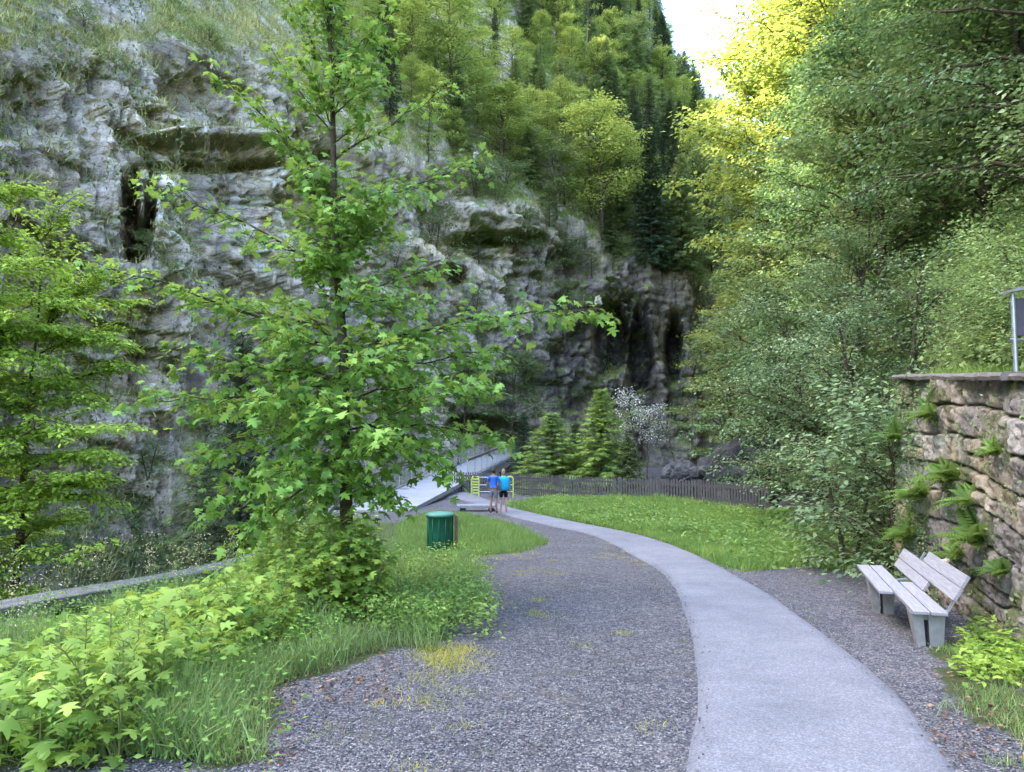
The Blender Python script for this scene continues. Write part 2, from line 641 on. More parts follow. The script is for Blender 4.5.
t.bsdf(c, .82, t.bump(sp_.outputs[0], .35, .004), .3)
M['path'] = t.m
NA = 17
V, C = [], []
for i in range(200):
    a, b = l_edge[i], r_edge[i]
    w = fbm(np.array([[i * .21, 0, 0], [i * .21, 9, 0]]), 3, 31) * .035
    a = a + (a - b) / np.linalg.norm(b - a) * w[0]
    b = b + (b - a) / np.linalg.norm(b - a) * w[1]
    for k in range(NA):
        u = k / (NA - 1)
        p = a * (1 - u) + b * u
        z = float(flat_z(p[1])) + .030 + .028 * math.sin(u * math.pi) ** .6
        if k in (0, NA - 1): z -= .06
        V.append((p[0], p[1], z))
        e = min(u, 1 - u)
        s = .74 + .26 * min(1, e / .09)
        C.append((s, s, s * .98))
V = np.array(V)
ii = np.arange(199)[:, None] * NA + np.arange(NA - 1)[None, :]
PF = np.stack([ii, ii + 1, ii + NA + 1, ii + NA], -1).reshape(-1, 4)
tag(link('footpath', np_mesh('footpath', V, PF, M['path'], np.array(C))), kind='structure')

# stream in the gorge
t = NT('stream_water')
pos = t.pos()
wn = t.noise(1.4, 4, .6, pos, 1.0)
t.bsdf(t.ramp(wn, [(.4, (.018, .028, .026)), (.62, (.05, .07, .065)), (.72, (.5, .53, .53))]), .12, t.bump(wn, .5, .2), .5)
M['water'] = t.m
wv = np.array([(-70, -80, -8.6), (70, -80, -8.6), (70, 120, -8.6), (-70, 120, -8.6)], float)
tag(link('stream_water', np_mesh('stream_water', wv, np.array([[0, 1, 2, 3]]), M['water'])), kind='structure')

# ------------------------------------------------------------------ rock cliff and mountain beyond the gorge
BASE = [(-120, -190), (-75, -90), (-46, -30), (-30, 0), (-23.5, 14), (-19.5, 24), (-16, 33), (-12, 43), (-8, 53), (-3.0, 64.5), (3.5, 71), (11.5, 75), (19, 79), (28, 87), (40, 97), (60, 110), (100, 130), (200, 170)]
base_c = catmull(BASE, 3000)
bpx = proj(np.c_[base_c, np.zeros(3000)])[0]
# columns: about one per 1.15 px where seen, coarse elsewhere
dseg = np.linalg.norm(np.diff(base_c, axis=0), axis=1)
vis = (base_c[:-1, 1] > 12) & (bpx[:-1] > -60) & (bpx[:-1] < 800)
dens = np.where(vis, np.maximum(np.abs(np.diff(bpx)) / 1.25, dseg / .16), dseg / 3.0)
cum = np.r_[0, np.cumsum(dens)]
NS = int(cum[-1])
tt_ = np.interp(np.arange(NS + 1), cum, np.arange(3000))
BX = np.interp(tt_, np.arange(3000), base_c[:, 0])
BY = np.interp(tt_, np.arange(3000), base_c[:, 1])
tx, ty = np.gradient(BX), np.gradient(BY)
# smooth tangents
ker = np.ones(41) / 41
tx = np.convolve(np.pad(tx, 20, 'edge'), ker, 'valid'); ty = np.convolve(np.pad(ty, 20, 'edge'), ker, 'valid')
L_ = np.hypot(tx, ty)
OX, OY = -ty / L_, tx / L_       # outward, into the mountain
col_px = proj(np.c_[BX, BY, np.zeros(len(BX))])[0]
seen = (BY > 12)
cpx = np.where(seen, col_px, -60)
HC = np.interp(cpx, [-60, 0, 87, 200, 280, 330, 400, 483, 554, 630, 690, 760], [13, 14.5, 16.5, 20, 22, 22, 21, 25.5, 24.0, 19, 20, 16])
arc = np.r_[0, np.cumsum(np.hypot(np.diff(BX), np.diff(BY)))]
NV_, NU_ = 430, 46
# profile: q = arclength up the face
def profile(q, hc):
    """-> offset into the mountain, height. cliff leans 8 deg, foot slopes, top 52 deg"""
    z0 = -10.0
    foot = 9.0        # arclength of sloping bank at the foot
    q1 = np.minimum(q, foot)
    o = -5.2 + q1 * .58
    z = z0 + q1 * .81
    q2 = np.clip(q - foot, 0, hc + 2.7)
    o = o + q2 * .10
    z = z + q2 * .995
    q3 = np.clip(q - foot - hc - 2.7, 0, None)
    o = o + q3 * .50
    z = z + q3 * .866
    return o, z

def sky_z(x, y, z):
    """cap on height so that the ridge comes down to the notch"""
    px = proj(np.stack([x, y, z], -1))[0]
    ysk = np.interp(px, [-9999, 200, 560, 640, 665, 695, 725, 745, 800, 1400], [-900, -900, -700, -70, 72, 112, 155, 185, 230, 420])
    zc = CZ + (438 - ysk) / FPX * np.maximum(y, 20)
    zc = np.where(y < 40, 150, np.minimum(zc, 150 - 40 * sstep(44, 60, y)))  # near crest, out of view, kept high to block the sun
    return zc

nS = len(BX)
Q = np.zeros((nS, NV_ + NU_))
for i in range(nS):
    qs = np.linspace(0, 150, 301)
    o, z = profile(qs, HC[i])
    x = BX[i] + OX[i] * o; y = BY[i] + OY[i] * o
    py = proj(np.stack([x, y, z], -1))[1]
    if seen[i]:
        k = np.argmax(py < -40) if (py < -40).any() else 150
        qf = max(qs[k], 25)
    else:
        qf = 45
    Q[i] = np.r_[np.linspace(0, qf, NV_, endpoint=False), np.linspace(qf, max(qf + 20, 190), NU_)]
# smooth frame tops between columns
for _ in range(3):
    Q[1:-1] = (Q[:-2] + Q[1:-1] * 2 + Q[2:]) / 4
OO, ZZ = profile(Q, HC[:, None])
X0 = BX[:, None] + OX[:, None] * OO
Y0 = BY[:, None] + OY[:, None] * OO
zc = sky_z(X0, Y0, ZZ)
ZZ = np.where(ZZ > zc, zc + (ZZ - zc) * .02 - .25 * np.maximum(0, ZZ - zc - 8), ZZ)
PX, PY, DEP = proj(np.stack([X0, Y0, ZZ], -1))
P = np.stack([X0, Y0, ZZ], -1)
S3 = np.stack([np.broadcast_to(arc[:, None], ZZ.shape), OO * .4, ZZ], -1)   # along, in, up
cl_f = sstep(-3.0, 0, ZZ) * (1 - sstep(HC[:, None] - 1, HC[:, None] + 2.5, ZZ))          # rock band
top_f = sstep(HC[:, None] - 1, HC[:, None] + 2.5, ZZ)
# bedding dips
dip = ZZ + .10 * S3[..., 0] + .9 * fbm(S3 / 9, 3, 40)
warp = fbm(S3 / 4, 3, 41)
f1, f2, cid = worley(np.stack([S3[..., 0] / 2.9 + warp * .5, S3[..., 1] / 3, dip / 1.9 + warp * .4], -1), 3)
g1_, g2_, cid2 = worley(np.stack([S3[..., 0] / .95 + warp, S3[..., 1], dip / .62], -1), 9)
h1_, h2_, cid3 = worley(np.stack([S3[..., 0] / 8 + warp * .3, S3[..., 1] / 5, dip / 5.5], -1), 19)
saw = lambda v: (v - np.floor(v))
st1 = saw(dip / 3.4 + .25 * fbm(S3 / 7, 2, 44))
st2 = saw(dip / 1.15 + .4 * fbm(S3 / 3, 2, 45))
buttress = fbm(np.stack([S3[..., 0] / 8, S3[..., 1] * 0, ZZ / 30], -1), 3, 47)
ribs = fbm(np.stack([S3[..., 0] / 1.6, S3[..., 1] * 0, ZZ / 9], -1), 4, 48)
def steps(q, k, w=.12):
    q = q * k
    f = q - np.floor(q)
    return (np.floor(q) + sstep(1 - w, 1, f)) / k
rough_f = .55 + .45 * sstep(-.2, .3, fbm(S3 / 9, 3, 49)) * (1 - .5 * gauss(PX, PY, 230, 190, 110, 80))
slab1 = steps(fbm(np.stack([S3[..., 0] / 6, S3[..., 1] / 6, dip / 7], -1), 3, 150), 5, .06)
slab2 = steps(fbm(np.stack([S3[..., 0] / 2.0 + warp * .3, S3[..., 1] / 3, dip / 2.6], -1), 3, 151), 5, .08)
slab3 = steps(fbm(np.stack([S3[..., 0] / .8, S3[..., 1] / 2, dip / .7], -1), 3, 152), 4, .15)
joint = np.abs(fbm(np.stack([S3[..., 0] / 2.2, S3[..., 1] / 4, dip / 9], -1), 4, 153))
bed = np.abs(fbm(np.stack([S3[..., 0] / 18, S3[..., 1] / 6, dip / 1.9], -1), 3, 154))
D = (2.8 * buttress + 3.2 * slab1 + .8 * ribs
     + rough_f * (1.7 * slab2 + .55 * slab3 + .35 * st1 ** 3 - .5 * np.exp(-(joint / .035) ** 2) - .45 * np.exp(-(bed / .035) ** 2))
     + .14 * fbm(S3 / .5, 4, 51)) * (.18 + .82 * cl_f)
D = D + top_f * (2.2 * fbm(S3 / 11, 4, 52) + 1.0 * np.abs(fbm(S3 / 4, 3, 53)))
foot_f = 1 - sstep(-4, -1, ZZ)
D = D + foot_f * (.9 * fbm(S3 / 4, 4, 54))
# named hollows and overhangs of this cliff, carved horizontally into the rock where they are seen
X1 = X0 - OX[:, None] * D
Y1 = Y0 - OY[:, None] * D
PXa, PYa, _ = proj(np.stack([X1, Y1, ZZ], -1))
G = lambda cx, cy, rx, ry: gauss(PXa, PYa, cx, cy, rx, ry)
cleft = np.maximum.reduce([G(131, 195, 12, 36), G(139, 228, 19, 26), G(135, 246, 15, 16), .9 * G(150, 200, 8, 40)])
K = 5.5 * sstep(.35, .8, cleft + .25 * fbm(S3 / 1.5, 3, 60))
over = np.maximum.reduce([G(480, 240, 42, 8), G(525, 238, 26, 7), G(450, 275, 18, 12)])
K = K + 3.2 * sstep(.3, .7, over + .2 * fbm(S3 / 1.2, 3, 61))
K = K - 2.0 * G(490, 212, 55, 18)
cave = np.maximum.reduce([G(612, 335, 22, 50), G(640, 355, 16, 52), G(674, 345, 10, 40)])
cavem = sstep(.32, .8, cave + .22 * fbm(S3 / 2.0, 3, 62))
K = K + 7.5 * cavem - 2.5 * G(648, 325, 8, 60)
tun = np.maximum.reduce([G(500, 430, 26, 16), G(470, 424, 30, 12)])
tunm = sstep(.45, .75, tun)
K = K + 6.0 * tunm + 1.8 * G(620, 405, 70, 22)
K = K - 1.5 * sstep(.5, .9, G(215, 140, 110, 12))
arch = np.exp(-((PYa - (158 + 9 * np.sin((PXa - 120) / 55))) / 4.0) ** 2) * (PXa > 140) * (PXa < 330)
K = K + 1.3 * arch * cl_f
hl = np.sqrt(X1 ** 2 + Y1 ** 2) + 1e-6
X1 = X1 + X1 / hl * K
Y1 = Y1 + Y1 / hl * K
Z1 = ZZ + top_f * .6 * fbm(S3 / 2.5, 3, 57)
CP = np.stack([X1, Y1, Z1], -1)
# normals for masks
du = np.gradient(CP, axis=0); dv = np.gradient(CP, axis=1)
NN = np.cross(du, dv)
NN /= np.linalg.norm(NN, axis=2)[..., None] + 1e-9
NN *= np.where((NN[..., 0] * OX[:, None] + NN[..., 1] * OY[:, None] - NN[..., 2] * .6) > 0, -1, 1)[..., None]
up = NN[..., 2]
PX1, PY1, DEP1 = proj(CP)
G = lambda cx, cy, rx, ry: gauss(PX1, PY1, cx, cy, rx, ry)
n1 = fbm(CP / 5, 5, 70); n2 = fbm(CP / 1.3, 4, 71); n3 = fbm(CP / .35, 3, 72)
strk = fbm(np.stack([S3[..., 0] / .8, S3[..., 1] * 0, ZZ / 11], -1), 5, 73)
strk2 = fbm(np.stack([S3[..., 0] / .45, S3[..., 1] * 0 + 5, ZZ / 7], -1), 4, 74)
grey = col3(.235, .215, .19); beige = col3(.40, .325, .235); pink = col3(.31, .225, .19); blue = col3(.215, .205, .215)
white = col3(.66, .61, .56); wet_shade = col3(.035, .034, .036); ochre = col3(.42, .30, .14); moss = col3(.085, .11, .03)  # the near-black serves damp rock, cracks and the painted shade of hollows
grass = col3(.16, .235, .05); dry = col3(.27, .26, .11); brown = col3(.12, .10, .075); lime = col3(.13, .24, .045)
c = mixc(grey, beige, sstep(-.25, .45, n1))
c = mixc(c, pink, .7 * sstep(-.1, .5, fbm(CP / 3.2, 4, 75)) * np.clip(G(430, 170, 160, 110) + G(60, 190, 120, 90), 0, 1))
c = mixc(c, blue, .6 * sstep(.05, .35, strk))
c = mixc(c, c * .30, sstep(.12, .40, strk2) * .75)
c = mixc(c, c * 1.5, sstep(.1, .4, -strk2) * .6)
pale = np.clip(G(235, 190, 105, 85) * 1.3, 0, 1)
c = mixc(c, beige * 1.25, .8 * pale * sstep(-.3, .3, n1 + n2 * .4))
c = mixc(c, blue * .8, .85 * pale * sstep(.04, .16, strk))
c = mixc(c, beige * 1.5, .35 * pale)
c = mixc(c, white, 1.1 * pale * sstep(.02, .3, strk2) + .75 * G(175, 165, 40, 30) * sstep(-.1, .2, strk2))
c = mixc(c, white, .35 * sstep(.3, .6, n2 + strk2 * .3) * cl_f)
c = mixc(c, blue * 1.2, .6 * G(555, 300, 60, 70) * sstep(-.2, .3, n2))
c = mixc(c, wet_shade * 1.6, .9 * np.clip(G(640, 350, 75, 95) + G(550, 370, 90, 55) + G(70, 480, 0.1, 0.1), 0, 1) * sstep(-.45, .25, n1 + strk))
c = mixc(c, ochre, .9 * sstep(.3, .8, G(450, 245, 45, 14) + .4 * n2) )
c = mixc(c, ochre * 1.1 + .08, .6 * sstep(.35, .8, G(500, 252, 35, 7) + .35 * n2))
c = mixc(c, wet_shade, .85 * np.clip(sstep(.4, .8, cleft) + .7 * sstep(.3, .7, G(140, 165, 9, 40) + strk2 * .5), 0, 1))  # shade inside the cleft painted into the rock colour, plus a dark streak
crack = np.clip(np.exp(-(joint / .03) ** 2) + np.exp(-(bed / .025) ** 2), 0, 1) * cl_f
c = mixc(c, wet_shade * 1.3, .75 * crack)
c = c * (1 + .35 * np.clip(slab2 * 1.6 + slab3, -.8, .8))[..., None]
c = mixc(c, c * .6, .4 * sstep(.2, .6, -n3 + n2 * .3))
lum = c @ np.array([.3, .55, .15])
c = mixc(c, lum[..., None] * col3(1.13, 1.0, .89), .50) * 2.75
mxc = c.max(-1, keepdims=True)
c = c * (np.where(mxc > .42, .42 + (mxc - .42) * .35, mxc) / (mxc + 1e-6))
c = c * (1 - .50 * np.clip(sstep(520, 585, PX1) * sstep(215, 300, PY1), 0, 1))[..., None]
c = mixc(c, wet_shade, .85 * sstep(.3, .7, cavem) * np.ones_like(up) + 0)  # cave darkness painted into the rock colour
# moss and grass where it is flat enough
gr = sstep(.54, .74, up + .30 * n2 + .30 * n1 + .40 * top_f + .12 * foot_f)
mossf = sstep(.15, .5, fbm(CP / 3, 4, 77) + .3 * n3) * .65
c = mixc(c, moss * 1.1, mossf * (.06 + .5 * sstep(480, 600, PX1)) * (1 - .8 * pale))
gcol = mixc(mixc(grass, dry, sstep(-.2, .4, fbm(CP / 2.5, 4, 78) + .35 * G(100, 60, 220, 70))), lime, G(545, 60, 70, 40) + .3 * G(610, 75, 80, 30))
outc = np.clip(1.2 * G(110, 12, 45, 18) + G(505, 70, 16, 30) + .8 * G(130, 48, 40, 8), 0, 1)
veg = np.clip(gr * (1 - sstep(.35, .7, outc + .2 * n2)), 0, 1)
earth = (foot_f * sstep(-.2, .5, n1 + n3 * .4))
c = mixc(c, gcol, veg * .92)
c = mixc(c, brown, .75 * (1 - sstep(-3.5, 1.5, ZZ + 2 * n1)) * (1 - .5 * veg) * (PX1 < 420))
c = mixc(c, moss * .8, .55 * (1 - sstep(-3.5, 1.5, ZZ + 2 * n1)) * sstep(-.1, .3, fbm(CP / 2, 4, 79)))
c *= (1 + .22 * n3)[..., None]
c = np.clip(c, .008, .8)
t = NT('cliff_rock')
pos = t.pos()
ca = t.n('ShaderNodeVertexColor', layer_name='tint')
a = t.noise(2.6, 8, .68, pos)
b2 = t.noise(9, 6, .65, pos)
mpp = t.n('ShaderNodeMapping'); mpp.inputs['Scale'].default_value = (1, 1, 1.9); t.l(pos, mpp.inputs[0])
vc = t.n('ShaderNodeTexVoronoi', feature='DISTANCE_TO_EDGE'); vc.inputs['Scale'].default_value = 1.1; t.l(mpp.outputs[0], vc.inputs['Vector'])
crk = t.ramp(vc.outputs['Distance'], [(0, (0, 0, 0)), (.05, (1, 1, 1))])
mpa = t.n('ShaderNodeMapping'); mpa.inputs['Scale'].default_value = (1.1, 1.1, .085); t.l(pos, mpa.inputs[0])
sk1 = t.noise(1.6, 6, .62, mpa.outputs[0], .25)
mpb = t.n('ShaderNodeMapping'); mpb.inputs['Scale'].default_value = (.16, .16, 1.5); mpb.inputs['Rotation'].default_value = (.08, .05, 0); t.l(pos, mpb.inputs[0])
bd1 = t.noise(1.3, 7, .66, mpb.outputs[0], .5)
col0 = t.mix(ca.outputs[0], t.ramp(sk1, [(.34, (.45, .46, .50)), (.43, (.95, .95, .96)), (.56, (1, 1, 1)), (.66, (1.4, 1.36, 1.3))]), .9, 'MULTIPLY')
col0 = t.mix(col0, t.ramp(bd1, [(.38, (.50, .49, .48)), (.46, (1, 1, 1)), (.62, (1.12, 1.1, 1.08))]), .6, 'MULTIPLY')
cc = t.mix(col0, t.ramp(a, [(.3, (.84, .83, .82)), (.7, (1.14, 1.13, 1.12))]), 1.0, 'MULTIPLY')
cc = t.mix(cc, t.ramp(b2, [(.3, (.78, .78, .78)), (.7, (1.18, 1.18, 1.18))]), 1.0, 'MULTIPLY')
nb = t.bump(a, .55, .25)
nb = t.bump(bd1, .6, .30, nb)
nb = t.bump(sk1, .4, .3, nb)
nb = t.bump(b2, .7, .12, nb)
nb = t.bump(crk, .5, .15, nb)
t.bsdf(cc, .85, nb, .25)
M['rock'] = t.m
nC = NV_ + NU_
ii = np.arange(nS - 1)[:, None] * nC + np.arange(nC - 1)[None, :]
CF = np.stack([ii, ii + nC, ii + nC + 1, ii + 1], -1).reshape(-1, 4)
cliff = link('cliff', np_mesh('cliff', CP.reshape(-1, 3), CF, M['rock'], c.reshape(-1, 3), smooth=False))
tag(cliff, kind='structure')
CPf = CP.reshape(-1, 3); CPX = PX1.ravel(); CPY = PY1.ravel(); CDEP = DEP1.ravel(); CVEG = veg.ravel(); CUP = up.ravel(); CTOP = top_f.ravel(); CNN = NN.reshape(-1, 3)


def on_cliff(px, py):
    m = (np.abs(CPX - px) < 4) & (np.abs(CPY - py) < 4) & (CDEP > 1)
    if not m.any():
        m = (np.abs(CPX - px) < 12) & (np.abs(CPY - py) < 12) & (CDEP > 1)
    if not m.any(): return None
    idx = np.where(m)[0]
    return CPf[idx[np.argmin(CDEP[idx])]]
#@@VEG
# ------------------------------------------------------------------ trees
def unit(v):
    v = np.asarray(v, float)
    return v / (np.linalg.norm(v) + 1e-9)


def rotz(v, a):
    c, s = math.cos(a), math.sin(a)
    return np.array([v[0] * c - v[1] * s, v[0] * s + v[1] * c, v[2]])


class Leafs:
    def __init__(s):
        s.P, s.D, s.N, s.Z = [], [], [], []

    def spray(s, pts, size, n, spread, droop=.25, flat=.35, jit=.05):
        """n leaves along polyline pts, fanned to both sides"""
        k = len(pts) - 1
        t = rng.random(n) ** .8 * k
        i = np.minimum(t.astype(int), k - 1)
        f = (t - i)[:, None]
        p = pts[i] * (1 - f) + pts[i + 1] * f
        d = pts[i + 1] - pts[i]
        d = d / (np.linalg.norm(d, axis=1)[:, None] + 1e-9)
        side = np.stack([-d[:, 1], d[:, 0], np.zeros(n)], 1) * np.where(rng.random(n) < .5, -1, 1)[:, None]
        a = rng.random(n)[:, None]
        D = d * (.35 + .6 * a) + side * (1 - .5 * a) + rng.normal(0, .25, (n, 3))
        D[:, 2] -= droop * (.5 + rng.random(n))
        N = np.array([0, 0, 1.0]) + rng.normal(0, flat, (n, 3))
        s.P.append(p + side * rng.random(n)[:, None] * spread + rng.normal(0, jit, (n, 3)))
        s.D.append(D); s.N.append(N)
        s.Z.append(size * rng.uniform(.65, 1.15, n))

    def mesh(s, name, tpl, mat, width=1.0):
        return leaves_mesh(name, np.concatenate(s.P), np.concatenate(s.D), np.concatenate(s.N), np.concatenate(s.Z), tpl, mat, width)


def bez(a, b, c, n):
    t = np.linspace(0, 1, n)[:, None]
    return a * (1 - t) ** 2 + 2 * b * t * (1 - t) + c * t * t


def grow_limb(W, Lf, a, tip, r0, sub_n, sub_len, leaf, per, sag=.08, rise=.15, spread=.12, droop=.25, flat=.35, bare=.15, jit=.05, sides=5, subw=True, updown=.15):
    a, tip = np.asarray(a, float), np.asarray(tip, float)
    L = np.linalg.norm(tip - a)
    mid = (a + tip) / 2 + np.array([0, 0, rise * L]) + rng.normal(0, .05 * L, 3)
    pts = bez(a, mid, tip, 9)
    pts[1:-1] += rng.normal(0, .012 * L, (7, 3))
    W.add(pts, np.linspace(r0, max(.004, r0 * .15), 9), sides)
    for j in range(sub_n):
        t = bare + (1 - bare) * (j + rng.random()) / sub_n
        k = t * 8
        i = min(int(k), 7)
        p = pts[i] * (1 - (k - i)) + pts[i + 1] * (k - i)
        d = unit(pts[i + 1] - pts[i])
        sd = 1 if j % 2 else -1
        ang = sd * R(rng.uniform(30, 70)) * (1 - .4 * t)
        q = rotz(d, ang)
        q[2] += rng.normal(0, updown) - .05
        q = unit(q)
        l = sub_len * (1 - .55 * t) * rng.uniform(.6, 1.15)
        e = p + q * l
        e[2] -= sag * l
        sp_ = bez(p, (p + e) / 2 + np.array([0, 0, .06 * l]), e, 4)
        if subw: W.add(sp_, np.linspace(max(.003, r0 * .28), .003, 4), 3)
        Lf.spray(sp_, leaf, max(2, int(per * l / sub_len)), spread, droop, flat, jit)
    Lf.spray(pts[5:], leaf, max(2, int(per * .6)), spread, droop, flat, jit)
    return pts


def broad_tree(name, H, r0, n_limb, R_of, leaf, sub_n, sub_len, per, mat, bark='bark', first=.12, tpl='simple', elev=(10, 40), lean=(0, 0), spread=.3, width=1.1, droop=.3, flat=.4, layered=.1, forks=1, jit=.12):
    W, Lf = Tubes(), Leafs()
    root = empty(name)
    for fk in range(forks):
        a0 = rng.uniform(0, 6.28)
        dx, dy = (math.cos(a0) * .16 * H, math.sin(a0) * .16 * H) if forks > 1 else (0, 0)
        hs = H * (1 if fk == 0 else rng.uniform(.75, .95))
        n = 12
        z = np.linspace(0, 1, n)
        tr = np.stack([lean[0] * z * hs + dx * z + .02 * H * np.cumsum(rng.normal(0, .3, n)) * z, lean[1] * z * hs + dy * z + .02 * H * np.cumsum(rng.normal(0, .3, n)) * z, z * hs - .3], 1)
        W.add(tr, r0 * (1 - .93 * z) ** .9 * (1 if fk == 0 else .7) + .01, 8)
        for i in range(n_limb // forks):
            h = first + (1 - first) * ((i + rng.random()) / (n_limb // forks)) ** .9
            k = h * (n - 1)
            j = min(int(k), n - 2)
            p = tr[j] * (1 - (k - j)) + tr[j + 1] * (k - j)
            az = i * 2.4 + rng.uniform(-.5, .5)
            el = R(rng.uniform(*elev)) * (.4 + .9 * h)
            Lm = R_of(h) * rng.uniform(.7, 1.15)
            tip = p + np.array([math.cos(az) * math.cos(el), math.sin(az) * math.cos(el), math.sin(el)]) * Lm
            grow_limb(W, Lf, p, tip, r0 * .35 * (1 - .6 * h), sub_n, sub_len, leaf, per, spread=spread, droop=droop, flat=flat, updown=layered, jit=jit, subw=leaf < .2, sides=4)
    link('trunk', W.mesh('trunk', M[bark]), root)
    link('crown', Lf.mesh('crown', tpl, M[mat], width), root)
    return root


def conifer(name, H, Rb, mat, dens=1.0, droop=.25, bare=.03, spray=.5, step=.38, taper=.85, bark='bark', lean=0.0):
    W, Lf = Tubes(), Leafs()
    root = empty(name)
    z = np.linspace(0, 1, 8)
    tr = np.stack([lean * z * H, 0 * z, z * H - .4], 1)
    W.add(tr, H * .012 * (1 - .95 * z) + .01, 7)
    h = bare * H
    k = 0
    while h < H * .985:
        f = h / H
        nb = rng.integers(5, 8)
        Lb0 = Rb * (1 - f) ** taper * (1 if f > bare + .08 else .75)
        for i in range(nb):
            Lb = Lb0 * rng.uniform(.65, 1.12) + .12
            az = k * .7 + i * 2 * math.pi / nb + rng.uniform(-.25, .25)
            d = np.array([math.cos(az), math.sin(az), 0])
            p = np.array([lean * h, 0, h + rng.uniform(-.1, .1)])
            tip = p + d * Lb + np.array([0, 0, Lb * (.18 - droop * 1.6 * (1 - f) + .5 * f * f)])
            b = bez(p, (p + tip) / 2 + np.array([0, 0, .12 * Lb]), tip, 5)
            W.add(b, np.linspace(.018 + .01 * Lb, .004, 5), 3)
            n = int(max(4, 11 * dens * Lb / spray * .62))
            Lf.spray(b, spray * (.75 + .25 * (1 - f)), n, .10 * Lb, droop * 1.2, .35, .05)
        h += step * rng.uniform(.75, 1.2) * (1 - .3 * f)
        k += 1
    link('trunk', W.mesh('trunk', M[bark]), root)
    link('crown', Lf.mesh('crown', 'spray', M[mat], 1.0), root)
    return root


dome = lambda Rm, lo=.35: (lambda h: Rm * (math.sin(math.pi * min(1, (h + lo) / (1 + lo)) ** 1.1) ** .7 * .95 + .12))
PROTO = {}
def proto(key, root, H):
    PROTO[key] = (root, H, [False])

proto('beech_a', broad_tree('broadleaf_tree', 12, .19, 46, dome(4.4), .27, 13, 1.9, 20, 'bright_far', 'bark'), 12)
proto('beech_b', broad_tree('broadleaf_tree', 13, .19, 44, dome(3.8), .27, 13, 1.8, 20, 'bright_far', 'bark', first=.05), 13)
proto('mid_a', broad_tree('broadleaf_tree', 12, .19, 46, dome(4.5), .27, 13, 2.0, 19, 'mid_far'), 12)
proto('mid_b', broad_tree('broadleaf_tree', 14, .20, 46, dome(3.9), .27, 12, 1.9, 20, 'mid_far', first=.05), 14)
proto('hill_a', broad_tree('broadleaf_tree', 13, .20, 54, dome(4.6), .23, 15, 1.9, 30, 'dark_leaf', layered=.08, spread=.35), 13)
proto('hill_b', broad_tree('broadleaf_tree', 15, .22, 54, dome(4.8), .23, 15, 2.0, 30, 'dark_leaf', layered=.08, spread=.35, first=.08), 15)
proto('bush_a', broad_tree('shrub', 2.6, .05, 22, dome(1.5), .13, 8, .8, 16, 'mid_far', first=.02, forks=2), 2.6)
proto('bush_b', broad_tree('shrub', 3.4, .06, 24, dome(1.8), .13, 8, .9, 18, 'hazel', first=.02, forks=2), 3.4)
proto('bush_c', broad_tree('shrub', 2.2, .05, 20, dome(1.5), .085, 9, .8, 30, 'bramble', first=.02, forks=2), 2.2)
proto('spruce_a', conifer('spruce_tree', 17, 3.4, 'spruce', spray=.66, step=.42, bare=.03, dens=1.4), 17)
proto('spruce_b', conifer('spruce_tree', 20, 3.3, 'spruce', spray=.66, step=.52, bare=.12, dens=.9), 20)
proto('green_spruce', conifer('spruce_tree', 14, 3.3, 'mid_far', spray=.58, step=.36, bare=.04, dens=1.5), 14)
proto('larch_a', conifer('larch_tree', 11, 3.2, 'larch', spray=.50, step=.27, bare=.02, dens=1.9), 11)
proto('pine_bare', conifer('pine_tree', 17, 2.1, 'spruce', spray=.6, step=.5, bare=.55, bark='bark_pale', lean=.08), 17)


def plant(key, loc, H=None, rz=None, label=None, cat=None, group=None, sink=.2, wide=1.0):
    root, H0, used = PROTO[key]
    o = root if not used[0] else copy_tree(root)
    used[0] = True
    s = (H / H0) if H else rng.uniform(.85, 1.15)
    o.location = (float(loc[0]), float(loc[1]), float(loc[2]) - sink)
    o.scale = (s * wide, s * wide, s)
    o.rotation_euler = (0, 0, rz if rz is not None else rng.uniform(0, 6.28))
    o['label'] = label
    o['category'] = cat or ('shrub' if 'bush' in key else 'tree')
    if group: o['group'] = group
    elif 'group' in o: del o['group']
    return o


